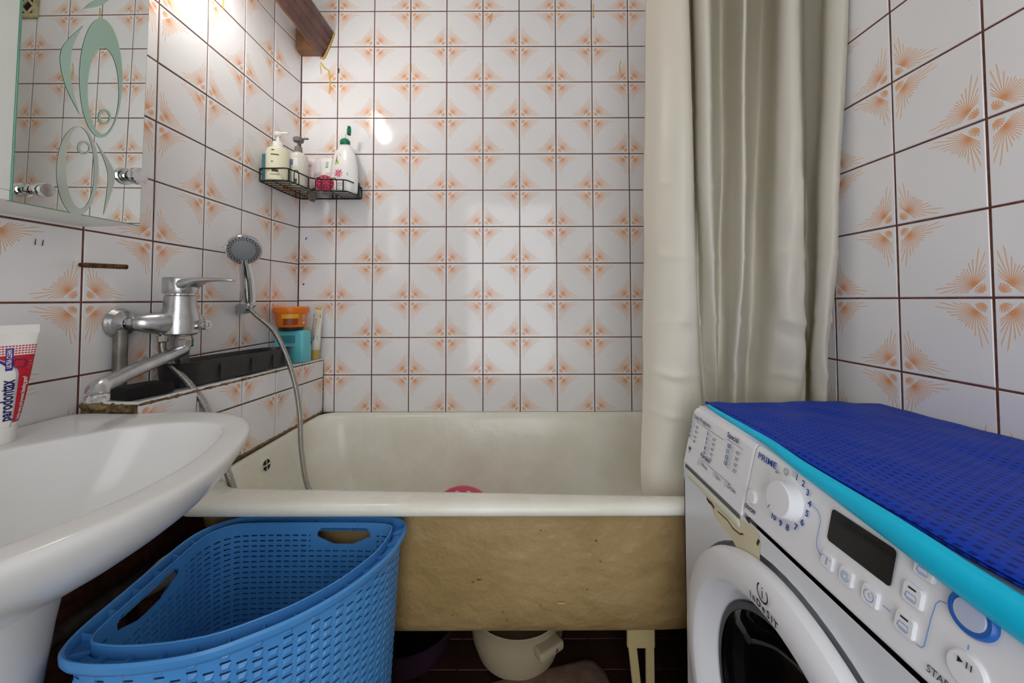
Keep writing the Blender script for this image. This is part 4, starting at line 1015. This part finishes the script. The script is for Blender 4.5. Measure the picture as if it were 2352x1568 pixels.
# control panel, tilted back
SL = .22
pnx = Vector((-1, 0, SL)).normalized(); pup = Vector((SL, 0, 1)).normalized()
def PX(z): return XF+(z-.74)*SL
def panel_box(name, ya, yb, za, m, ztop=.853):
    n = 5
    prof = [(PX(za)+.002, za), (PX(za)-.001, za+.004), (PX(.80)-.002, .80), (PX(ztop-.006)-.001, ztop-.006), (PX(ztop)+.004, ztop), (.46, ztop+.003), (.46, za)]
    V = [(x, ya, z) for x, z in prof]+[(x, yb, z) for x, z in prof]; k = len(prof)
    F = [tuple(range(k)), tuple(range(k, 2*k))[::-1]]+[(a, k+a, k+(a+1) % k, (a+1) % k) for a in range(k)]
    o = mesh(name, V, F, m, wm); b = o.modifiers.new('bevel', 'BEVEL'); b.width = .003; b.segments = 2; b.limit_method = 'ANGLE'; return o
panel = panel_box('control_panel', WY0, .6065, .745, M_WHITE)
drawer = panel_box('detergent_drawer', .6085, WY1-.002, .7365, M_WHITE)
# cream finger recess under the drawer
bm = bmesh.new(); bm_box(bm, XF-.003, XF+.03, .612, .800, .712, .7335, .0085, 4); frombm('drawer_grip', bm, M_CREAM, drawer)
bm = bmesh.new(); bm_box(bm, XF-.0022, XF+.03, .614, .806, .7305, .738, .002, 1); frombm('grip_shadow_strip', bm, M_RUBBER, drawer)  # solid grey strip standing in for the shadow between drawer and grip
# top plate
box('top_plate', .395, WXB, WY0, WY1, .848, .857, M_WMBODY, wm, .003, 2)
def PM(y, z, off=.0032): return basis((0, -1, 0), pup, pnx, Vector((PX(z), y, z))+pnx*off)
def ptext(body, y, z, size, m=M_DARKINK, parent=None, align='CENTER', sx=1.0, bold=0.0, name='lettering', shear=0, rot=0, off=.0034):
    text(name, body, size, PM(y, z, off) @ Matrix.Rotation(rot, 4, 'Z'), m, parent or panel, align, sx, None, bold, shear)
def pline(pts, w, m=M_DARKINK, parent=None, name='printed_line', closed=False):
    z = .80; mm = PM(0, z, .0034); stroke(name, [(-y, (zz-z)*math.sqrt(1+SL*SL)) for y, zz in pts], w, mm, m, parent or panel, closed)
D = drawer
ptext('Daily Programs', .804, .8375, .0115, M_DARKINK, D, 'LEFT', .95, .0001)
pline([(.806, .8305), (.688, .8295)], .0006, M_DARKINK, D)
ptext('Special', .681, .8425, .0125, M_DARKINK, D, 'LEFT', 1, .0002)
pline([(.682, .8345), (.632, .8345)], .0006, M_DARKINK, D)
ptext('Partials', .752, .7785, .0120, M_DARKINK, D, 'LEFT', 1, .0002)
pline([(.755, .7705), (.645, .7705)], .0006, M_DARKINK, D)
for k, (n_, t_) in enumerate((('1', '90°'), ('2', '90°'), ('3', '60°'), ('4', '40°'))):
    zz = .8235-k*.0095; ptext(n_, .8075, zz, .0095, M_BLUEINK, D, bold=.0002); ptext(t_, .783, zz-.004, .0085, M_GREYINK, D)
    pline(arc(.7975, zz-.001, .003, 0, 330, 9, .0036), .0005, M_GREYINK, D, 'printed_icon')
pline([(.8035, .828), (.8035, .790)], .0006, M_DARKINK, D)
for k, (n_, t_) in enumerate((('5', '60°'), ('6', '40°'), ('7', '40°'), ('8', '40°'), ('9', '30'))):
    zz = .8225-k*.0093; ptext(n_, .7415, zz, .0098, M_BLUEINK, D, bold=.0002); ptext(t_, .716, zz-.003, .0085, M_GREYINK, D)
    pline([(.733, zz-.002), (.731, zz+.003), (.728, zz-.003), (.726, zz+.002)] if k < 2 else arc(.7295, zz-.001, .0028, 0, 320, 7, .0042), .0005, M_GREYINK, D, 'printed_icon')
pline([(.7365, .828), (.7365, .782)], .0006, M_DARKINK, D)
for k, (n_, t_) in enumerate((('10', '40°'), ('11', '30°'), ('12', '30°'), ('13', '30°'))):
    zz = .8255-k*.0098; ptext(n_, .6715, zz, .0100, M_BLUEINK, D, bold=.0003); ptext(t_, .643, zz-.002, .0088, M_GREYINK, D)
    pline([(.6605, zz-.004), (.6605, zz+.001), (.658, zz+.004), (.655, zz+.001), (.655, zz-.004), (.6605, zz-.004)], .0005, M_GREYINK, D, 'printed_icon')
pline([(.6645, .832), (.6645, .790)], .0006, M_DARKINK, D)
ptext('Rinse', .741, .7635, .0095, M_DARKINK, D, 'LEFT'); pline([(.755, .7685), (.755, .756)], .0006, M_DARKINK, D)
ptext('Spin', .692, .7645, .0100, M_DARKINK, D, 'LEFT'); ptext('Drain', .654, .7655, .0105, M_DARKINK, D, 'LEFT')
for y in (.697, .7475, .660): pline(arc(y, .764, .0032, 0, 360, 12), .0006, M_GREYINK, D, 'printed_icon')
for q in range(3): pline(arc(.7955+(q-1)*.002, .7735-(.0015 if q == 1 else 0), .0026, 0, 360, 10), .0014, M_GREYINK, D, 'wool_emblem')
pline([(.802, .7655), (.790, .7655)], .0012, M_PALEINK, D)
ptext('PRIME', .5745, .8405, .0125, M_BLUEINK, panel, 'CENTER', 1.25, .0002, 'brand_lettering', .0)
# knob and its numbers
KC = (.5215, .8085)
kn = lathe('programme_knob', [(0, .0180), (.0215, .0176), (.0232, .016), (.0242, .003), (.0250, 0)], M_WHITE, panel, PM(KC[0], KC[1], .0015), 48)
stroke('pointer', [(.0105, -.0135), (.0155, -.0178)], .0011, PM(KC[0], KC[1], .0198) @ Matrix.Rotation(-1.3, 4, 'Z'), M_BLUEINK, kn)
for s_, y, z in (('1', .5152, .8430), ('2', .5031, .8407), ('3', .4940, .8335), ('4', .4883, .8226), ('5', .4893, .8095), ('6', .4938, .7958), ('7', .5022, .7848), ('8', .5150, .7766), ('9', .5278, .7749), ('10', .5421, .7762)):
    ptext(s_, y, z, .0108, M_BLUEINK, panel, bold=.00035)
for a in (-163, -171): pline([(KC[0]-.0315*math.cos(math.radians(a)), KC[1]+.0315*math.sin(math.radians(a))), (KC[0]-.034*math.cos(math.radians(a)), KC[1]+.034*math.sin(math.radians(a)))], .0012, M_BLUEINK)
pline(arc(KC[0]+.0135, KC[1]+.0335, .0045, 0, 360, 16), .0006, M_GREYINK, None, 'printed_icon'); pline(arc(KC[0]+.0135, KC[1]+.0335, .0028, 0, 360, 16), .0006, M_GREYINK, None, 'printed_icon')
for q in range(3): pline([(KC[0]+.003-.0015*i, KC[1]+.034+.0025*q+(.0007 if i % 2 else 0)) for i in range(7)], .0005, M_GREYINK, None, 'printed_icon')
pline(arc(KC[0]+.030, KC[1]+.026, .002, 0, 360, 10), .0006, M_GREYINK, None, 'printed_icon'); pline([(KC[0]+.034, KC[1]+.024), (KC[0]+.024, KC[1]+.028)], .0006, M_GREYINK, None, 'printed_icon')
bt = lathe('power_button', [(0, .0055), (.0085, .0050), (.0098, .0035), (.0102, 0)], M_WHITE, panel, PM(.5905, .7785, .0012), 32)
ptext('ON/OFF', .5905, .7600, .0085, M_BLACKINK, panel, 'CENTER', .82, .0002)
# display
def rr2(w, h, r, n=5): return [(p.x, p.y) for p in rrect(-w/2, w/2, -h/2, h/2, r, 0, n)]
flat('display', rr2(.076, .037, .004), PM(.4185, .8165, .0032), M_DARKGLASS, panel)
pline([(.4815, .8225), (.4755, .8215), (.4705, .8175), (.4685, .812), (.4690, .790), (.4675, .7825), (.4640, .7790), (.4600, .7775)], .0010, M_PALEINK)
def push(y, z, w, h, icon):
    b_ = loft('push_button', [[PM(y, z, .002) @ v for v in rrect(-w/2+g, w/2-g, -h/2+g, h/2-g, .003, t, 4)] for t, g in ((-.002, 0), (.0022, 0), (.0032, .001))], M_WHITE, panel, False)
    mm = PM(y, z, .0055)
    if icon == 'spin':
        stroke('icon', arc(0, 0, .0048, 40, 360, 16), .0007, mm, M_PALEINK, b_); stroke('icon', arc(0, 0, .0028, 0, 360, 16), .0007, mm, M_PALEINK, b_)
    elif icon == 'timer':
        stroke('icon', arc(0, 0, .0052, -250, 70, 18), .0008, mm, M_PALEINK, b_); stroke('icon', [(0, 0), (0, .003)], .0006, mm, M_PALEINK, b_); stroke('icon', [(0, 0), (.003, 0)], .0006, mm, M_PALEINK, b_)
    elif icon == 'temp':
        stroke('icon', [(.0005, -.004), (.0005, .005)], .0014, mm, M_PALEINK, b_); stroke('icon', arc(-.004, .001, .0035, 60, 220, 8), .0007, mm, M_PALEINK, b_); stroke('icon', [(.002, .003), (.006, .003)], .0007, mm, M_PALEINK, b_)
    else:
        flat('indicator', [(-.0035, .0045), (.0035, .0045), (.0035, .0062), (-.0035, .0062)], mm, M_BLACKINK, b_)
        stroke('icon', [(-.005, -.004), (-.004, .0005), (.004, .0005), (.005, -.004), (-.005, -.004)], .0008, mm, M_PALEINK, b_); stroke('icon', [(-.004, -.0055), (.004, -.0055)], .0008, mm, M_PALEINK, b_)
    return b_
push(.4500, .7770, .0165, .0165, 'temp'); push(.4250, .7770, .0165, .0165, 'spin'); push(.3970, .7775, .0175, .0175, 'timer')
pline([(.3845, .7785), (.3765, .7785)], .0010, M_PALEINK)
push(.3605, .8065, .0175, .0185, 'led'); push(.3625, .7780, .0175, .0185, 'led'); push(.355, .834, .0175, .0175, 'led')
pline([(.3515, .7700), (.3475, .7705), (.3455, .7735), (.3440, .800), (.3425, .8130), (.3400, .8175), (.3350, .8190)], .0010, M_PALEINK)
bl = lathe('blue_start_ring', [(0, .0035), (.0105, .0032), (.0125, .0048), (.0150, .0048), (.0165, .0030), (.0168, 0)], mat('blue_ring', '1F5FB4', .3), panel, PM(.3175, .8235, .0015), 36)
lathe('pearl_button', [(0, .0058), (.011, .0050), (.0118, .004)], mat('pearl_grey', 'B9C3DC', .25), bl, PM(.3175, .8235, .0015), 32)
pline([(.3165, .8005), (.3165, .7965)], .0012, M_PALEINK)
sb_ = lathe('start_button', [(0, .0045), (.0125, .0040), (.0140, .0026), (.0145, 0)], M_WHITE, panel, PM(.3150, .7810, .0012), 32)
mm = PM(.3150, .7810, .0062); flat('icon', [(-.005, .003), (-.005, .008), (-.001, .0055)], mm, M_BLACKINK, sb_); flat('icon', [(.001, .003), (.002, .003), (.002, .008), (.001, .008)], mm, M_GREYINK, sb_); flat('icon', [(.004, .003), (.005, .003), (.005, .008), (.004, .008)], mm, M_GREYINK, sb_)
ptext('START/PAUSE', .318, .7595, .0085, M_GREYINK, panel, 'CENTER', .9, .0001)
# door
dm = axis_mtx(DC, (-1, 0, 0))
dr = lathe('door', [(.254, .002), (.2555, .010), (.252, .019), (.243, .0245), (.228, .0275), (.212, .0278), (.208, .0265), (.200, .019), (.190, .004), (.182, -.008), (.179, -.018)], M_WHITE, wm, dm, 96)
M_GLASS = mat('door_glass', 'B8B8B8', .02, trans=1.0, ior=1.3)
lathe('door_glass', [(.180, -.014), (.177, -.006), (.170, -.004), (.162, -.012), (.150, -.035), (.130, -.062), (.095, -.08), (0, -.088)], M_GLASS, dr, dm, 64)
lathe('glass_rim', [(.181, -.016), (.1805, -.0045), (.176, -.0025), (.171, -.0035)], M_RUBBER, dr, dm, 64)
lathe('gasket', [(.182, -.022), (.188, -.035), (.181, -.05), (.188, -.065), (.198, -.07)], M_RUBBER, wm, dm, 64)
# drum sits inside the cabinet shell: cut the shell front with an inner dark chamber
drum = lathe('drum', [(.192, -.068), (.218, -.072), (.225, -.09), (.225, -.30), (.19, -.34), (0, -.35)], M_DRUM, wm, dm, 64)
for k in range(3):
    a = 2*PI*k/3+.5; m3 = dm @ Matrix.Rotation(a, 4, 'Z'); box('paddle', .18, .222, -.012, .012, -.28, -.10, M_RUBBER, drum, .006, 2, m3)
hm = None
for rr_ in range(6):
    for k in range(26):
        a = 2*PI*(k+.5*(rr_ % 2))/26
        if hm is None:
            V, F = lathe_data([(.004, 0), (.0025, .0015), (0, .0015)], 6); hm = bpy.data.meshes.new('drum_hole'); hm.from_pydata([tuple(v) for v in V], [], F); hm.materials.append(M_GAP)
        p = Vector((.2235*math.cos(a), .2235*math.sin(a), -.11-rr_*.032)); q = bpy.data.objects.new('drum_hole', hm); q.matrix_basis = dm @ axis_mtx(p, (-math.cos(a), -math.sin(a), 0)); link(q, drum)
# brand on the door, set along the curve of the ring
def ring_mtx(ang, r, off): # ang measured from top, towards the near side
    d = Vector((0, -math.sin(ang), math.cos(ang))); return basis(Vector((0, -math.cos(ang), -math.sin(ang))), d, (-1, 0, 0), DC+d*r+Vector((-off, 0, 0)))
word = [('I', .0), ('n', .0), ('D', .0), ('e', .0), ('S', .0), ('I', .0), ('T', .0)]
wds = [.005, .010, .0105, .0095, .009, .005, .009]; tot = sum(wds); s = -tot/2
for (ch, _), w in zip(word, wds):
    a = (s+w/2)/.2165-.012; text('brand_lettering', ch, .0125, ring_mtx(a, .2175, .0290), M_BLACKINK, dr, 'CENTER', 1.0, None, .0003); s += w
lm = ring_mtx(-.012, .2370, .0292)
stroke('brand_emblem', arc(0, 0, .0105, 125, 400, 26, .0112), .0022, lm, M_BLACKINK, dr)
stroke('brand_emblem', [(0, -.007), (0, .0035)], .0018, lm, M_BLACKINK, dr); stroke('brand_emblem', [(0, .0055), (0, .0078)], .0018, lm, M_BLACKINK, dr)
for dx in (.26, .74):
    for yy in (WY0+.05, WY1-.05): lathe('foot', [(0, 0), (.02, 0), (.02, .012), (.01, .014), (.01, .025)], M_BLACK, wm, Matrix.Translation((XF+.42*dx, yy, 0)), 16)

# ------------------------------------------------------------------ blue cloth on the machine
def cloth_material():
    m = bpy.data.materials.new('blue_dotted_cloth'); m.use_nodes = True; nt = m.node_tree; N = nt.nodes; L = nt.links; b = N['Principled BSDF']
    b.inputs['Roughness'].default_value = .5; b.inputs['Specular IOR Level'].default_value = .18
    def mt(op, a, c=None):
        n = N.new('ShaderNodeMath'); n.operation = op
        for i, x in enumerate((a, c)):
            if x is None: continue
            if isinstance(x, (int, float)): n.inputs[i].default_value = x
            else: L.new(x, n.inputs[i])
        return n.outputs[0]
    uv = N.new('ShaderNodeUVMap'); sp = N.new('ShaderNodeSeparateXYZ'); L.new(uv.outputs[0], sp.inputs[0])
    x = mt('MULTIPLY', sp.outputs[0], 1/.0115); y = mt('MULTIPLY', sp.outputs[1], 1/.0115)
    row = mt('FLOOR', x); odd = mt('MULTIPLY', mt('MODULO', row, 2.0), .5)
    fx = mt('ABSOLUTE', mt('SUBTRACT', mt('FRACT', x), .5)); fy = mt('ABSOLUTE', mt('SUBTRACT', mt('FRACT', mt('ADD', y, odd)), .5))
    dot = mt('MULTIPLY', mt('LESS_THAN', fx, .20), mt('LESS_THAN', fy, .27))
    mx = N.new('ShaderNodeMix'); mx.data_type = 'RGBA'; L.new(dot, mx.inputs['Factor']); mx.inputs[6].default_value = (*hexc('053CB8'), 1); mx.inputs[7].default_value = (*hexc('041F78'), 1)
    L.new(mx.outputs[2], b.inputs['Base Color'])
    tc = N.new('ShaderNodeTexCoord'); nz = N.new('ShaderNodeTexNoise'); nz.inputs['Scale'].default_value = 35; nz.inputs['Detail'].default_value = 4; L.new(tc.outputs['Object'], nz.inputs['Vector'])
    h = mt('SUBTRACT', mt('MULTIPLY', nz.outputs['Fac'], .8), mt('MULTIPLY', dot, .5))
    bp = N.new('ShaderNodeBump'); bp.inputs['Strength'].default_value = .6; bp.inputs['Distance'].default_value = .002; L.new(h, bp.inputs['Height']); L.new(bp.outputs['Normal'], b.inputs['Normal'])
    return m
M_CLOTH = cloth_material()
cl_ = empty('blue_cloth', (.58, .52, .853), 'royal blue dotted cloth with cyan edging covering the washing machine top', 'cloth')
def cz(x, y):
    return .8615+.004*noise.noise(Vector((x*7, y*6, 1)))+.0025*noise.noise(Vector((x*22, y*18, 4)))+.004*max(0, (.60-x)/.2)*max(0, min(1, (.75-y)/.4))
def cfront(y):   # front edge of the cloth: tucked back at the far end, over the edge nearer
    t = max(0, min(1, (.815-y)/.30)); return .412-.016*t-.008*max(0, (.5-y))-.010*max(0, min(1.2, (.58-y)/.3))
V, F, UV = [], [], []
nx, ny = 46, 70
for j in range(ny+1):
    y = .822-(.822-.205)*j/ny
    for i in range(nx+1):
        t = i/nx; x = cfront(y)+(xr(y)-.006-cfront(y))*t
        V.append((x, y, cz(x, y))); UV.append((x, y))
for j in range(ny):
    for i in range(nx): a = j*(nx+1)+i; F.append((a, a+1, a+nx+2, a+nx+1))
o = mesh('cloth_sheet', V, F, M_CLOTH, cl_, True, UV); solidify(o, .002, 1)
# folded hem strip lying on the sheet along the front
V, F, UV = [], [], []
for j in range(ny+1):
    y = .818-(.818-.205)*j/ny; wd = .006+.060*max(0, min(1, (.815-y)/.45))
    for i in range(7):
        t = i/6; x = cfront(y)-.001+wd*t; V.append((x, y, cz(x, y)+.0024+.0035*math.sin(PI*min(1, t*1.02))*min(1, wd/.03)+(.0006 if i < 6 else -.0014))); UV.append((x*1.02+.3, y*1.01))
for j in range(ny):
    for i in range(6): a = j*7+i; F.append((a, a+1, a+8, a+7))
o = mesh('folded_hem', V, F, M_CLOTH, cl_, True, UV); solidify(o, .0012, 1)
# cyan binding rolled along the front edge
rg = []
for j in range(ny+1):
    y = .800-(.800-.205)*j/ny; t = max(0, min(1, (.800-y)/.45)); t2 = max(0, min(1.2, (.58-y)/.3)); a = .003+.0085*t**.8; b = .003+.0075*t**.8+.008*t2
    cxx = cfront(y)-.002-.004*t-.003*t2; czz = .8610-.013*t2+.002*noise.noise(Vector((y*9, 0, 0)))
    rg.append([Vector((cxx+a*math.cos(q), y, czz+b*.95*math.sin(q)-.002*t*math.cos(q))) for q in [2*PI*k/20 for k in range(20)]])
loft('binding', rg, M_CLOTHEDGE, cl_, True)

# ------------------------------------------------------------------ laundry basket
lb = empty('laundry_basket', (-.5, .74, 0), 'blue plastic corner laundry basket with woven slots under the washbasin edge', 'basket')
ctl = [(-.689, .805), (-.676, .846), (-.645, .876), (-.595, .888), (-.42, .889), (-.30, .885), (-.252, .868), (-.238, .83), (-.246, .755), (-.285, .675), (-.336, .616), (-.39, .576), (-.448, .546), (-.52, .531), (-.592, .529), (-.640, .541), (-.664, .578), (-.675, .66), (-.684, .735)]
NB = 64
fine = catmull([(x, y, 0) for x, y in ctl], 10, True)
bc = Vector((-.50, .74, 0))
def offset_curve(pts, d):
    n = len(pts); out = []
    for i in range(n):
        t = (pts[(i+1) % n]-pts[(i-1) % n]).normalized(); nrm = Vector((-t.y, t.x, 0))
        if nrm.dot(bc-pts[i]) < 0: nrm = -nrm
        out.append(pts[i]+nrm*d)
    return out
base = resample(fine, NB*6, True)
ZTOP = .585
def wall_pts(d): return resample(offset_curve(base, d), NB*6, True)
def at(pts, i, z):  # tapers toward the bottom
    p = pts[i % len(pts)]; s = 1-.13*(1-z/ZTOP); q = bc+(p-bc)*s; return Vector((q.x, q.y, z))
inner_w = wall_pts(.031); outer_w = wall_pts(.014)
def hole_pos(p):   # -1..1 across a grip opening, or None
    if p.y > .80: t = (p.x+.384)/.060
    elif p.x < -.59: t = (p.y-.678)/.064
    else: return None
    return t if abs(t) < 1.25 else None
def lattice(name, pts, zt, zb, rowh, sloth, m, band, bulge, stag):
    """wall of columns: solid rib + slotted strip, with real openings"""
    V, F = [], []; idx = {}
    def v(i, z, out=0.0):
        i %= NB*6; key = (i, round(z, 5), round(out, 5))
        if key not in idx:
            p = at(pts, i, z)
            if out: p = p+Vector((p.x-bc.x, p.y-bc.y, 0)).normalized()*out
            idx[key] = len(V); V.append(p)
        return idx[key]
    for c in range(NB):
        off = rowh*.5 if (stag and c % 2) else 0.0
        slots = []; zz = zt-band-off
        while zz-sloth > zb+.006: slots.append((zz, zz-sloth)); zz -= rowh
        for a in range(c*6, c*6+6):
            h = hole_pos(pts[a % len(pts)])
            cuts = [] if a-c*6 < 2 else list(slots)
            if h is not None:
                cuts = [q for q in cuts if q[0] < .535]
                if abs(h) <= (1 if not bulge else 1.2):
                    lo = (.541 if not bulge else .52)+.016*max(0, abs(h)-.35)/.65; hi = .5755-.010*max(0, abs(h)-.85)/.15
                    cuts = [(min(hi, zt), lo)]+cuts
            prev = zt
            for top, bot in cuts+[(zb, None)]:
                if prev-top > 1e-5:
                    zm = (prev+top)/2
                    if bulge and prev-top < rowh and a-c*6 >= 2:
                        o0 = bulge if a-c*6 > 2 else 0; o1 = bulge if a-c*6 < 5 else 0
                        F.append((v(a, prev), v(a+1, prev), v(a+1, zm, o1), v(a, zm, o0))); F.append((v(a, zm, o0), v(a+1, zm, o1), v(a+1, top), v(a, top)))
                    else: F.append((v(a, prev), v(a+1, prev), v(a+1, top), v(a, top)))
                prev = bot
    o = mesh(name, V, F, m, lb, False); solidify(o, .0022, 0); return o
lattice('inner_wall', inner_w, ZTOP, .06, .0112, .0032, M_BLUE, .024, 0, False)
lattice('woven_wall', outer_w, ZTOP-.018, .03, .0158, .0036, M_BLUE, .014, .0020, True)
loft('floor_plate', [[at(outer_w, i, .03) for i in range(0, NB*6, 3)], [at(outer_w, i, .034) for i in range(0, NB*6, 3)]], M_BLUE, lb, False)
# rolled rim channel
rim = []
for d, z in ((.0145, -.022), (.012, -.020), (.003, -.016), (.0, -.010), (-.0005, -.002), (.0025, .0015), (.0055, .000), (.0068, -.006), (.0078, -.017), (.029, -.018)):
    rim.append([Vector((p.x, p.y, ZTOP+z)) for p in resample(offset_curve(base, d), 180, True)])
sharp(loft('rim', rim, M_BLUE, lb, True, False, False), 40)
tube('rim_bead', [Vector((p.x, p.y, ZTOP+.0003)) for p in resample(offset_curve(base, .031), 180, True)], .0017, M_BLUE, lb, 8, True)
fo = resample(offset_curve(base, .0078), 30, True)
for i in range(30):
    p = fo[i]; q = min(inner_w, key=lambda w: (w-p).length); d = (q-p); d.z = 0; dn = d.normalized(); tv = Vector((-dn.y, dn.x, 0)); ln = d.length
    Vf = [p+tv*.0008, p-tv*.0008, p+dn*ln-tv*.0008, p+dn*ln+tv*.0008]
    mesh('fin', [Vector((v.x, v.y, ZTOP-.017)) for v in Vf]+[Vector((v.x, v.y, ZTOP-(.004 if k < 2 else .012))) for k, v in enumerate(Vf)], [(0, 1, 2, 3), (4, 7, 6, 5), (0, 4, 5, 1), (1, 5, 6, 2), (2, 6, 7, 3), (3, 7, 4, 0)], M_BLUE, lb)

# ------------------------------------------------------------------ under the bath and the basin
pot = empty('cooking_pot', (.006, 1.215, 0), 'cream enamel pot with a side handle under the bathtub', 'pot')
M_POT = mat('cream_enamel_pot', 'AC9F84', .3)
pmx = Matrix.Translation((.006, 1.215, .001))
lathe('pot_body', [(0, 0), (.105, 0), (.125, .010), (.140, .05), (.146, .10), (.148, .138), (.151, .142), (.148, .144), (.143, .138), (.138, .05), (.10, .006), (0, .005)], M_POT, pot, pmx, 56)
hm_ = pmx @ Matrix.Rotation(-.98, 4, 'Z')
bm = bmesh.new(); bm_box(bm, .138, .178, -.042, .042, .096, .122, .008, 3, hm_); hd_ = frombm('handle', bm, M_POT, pot, True)
lathe('rivet', [(.005, 0), (.004, .002), (0, .0025)], M_CHROME, hd_, hm_ @ Matrix.Translation((.178, .012, .109)) @ Matrix.Rotation(PI/2, 4, 'Y'), 12)
M_MAT = mat('brown_plush', '8C7060', .95, bump=1, bscale=260, var='7A5E4E', vscale=30)
d1 = Vector((-.97, -.243, 0)); d2 = Vector((.243, -.97, 0)); cr = Vector((.245, 1.165, 0))
mm = basis(d1, d2, d1.cross(d2), cr)
rr = rrect(0, .62, 0, .42, .05, 0, 8)
rings = []
for g, h in ((0, .001), (-.004, .006), (0, .012), (.012, .015), (.05, .014), (.12, .0135)):
    pts = rrect(g, .62-g, g, .42-g, max(.03, .055-g*.3), 0, 10)
    rings.append([cr+d1*p.x+d2*p.y+Vector((0, 0, h+.003*noise.noise(p*25)*(1 if h > .01 else 0))) for p in pts])
tag(loft('bath_mat', rings, M_MAT, None, True, True, True), 'brown plush bath mat lying partly under the bathtub', 'mat')
pb = empty('plastic_basin', (-.335, 1.215, 0), 'dark purple plastic basin pushed under the bathtub', 'basin')
lathe('basin_body', [(0, .002), (.11, .002), (.125, .010), (.145, .085), (.158, .092), (.160, .098), (.154, .100), (.141, .090), (.118, .012), (0, .008)], mat('dark_purple_plastic', '33202F', .35), pb, Matrix.Translation((-.335, 1.215, .001)), 48)
hz = empty('flexible_hose', (-.86, .84, .38), 'thin braided steel water hose curving under the washbasin', 'hose')
V, F = tube_data(resample(catmull([(-.885, .90, .30), (-.87, .86, .40), (-.835, .87, .47), (-.79, .90, .505), (-.745, .925, .50), (-.70, .94, .44), (-.68, .96, .33)], 12), 260), lambda t: .0042+.0004*math.sin(t*2*PI*120), 8)
mesh('braid', V, F, M_HOSE, hz, True)
tube('grey_drain_hose', catmull([(-.895, .80, .43), (-.82, .845, .445), (-.75, .88, .47), (-.70, .94, .46), (-.66, 1.0, .40)], 10), .014, mat('grey_plastic_pipe', '77736E', .5), None, 12)
tag(bpy.data.objects['grey_drain_hose'], 'grey plastic drain hose behind the laundry basket', 'hose')
flush_fonts()
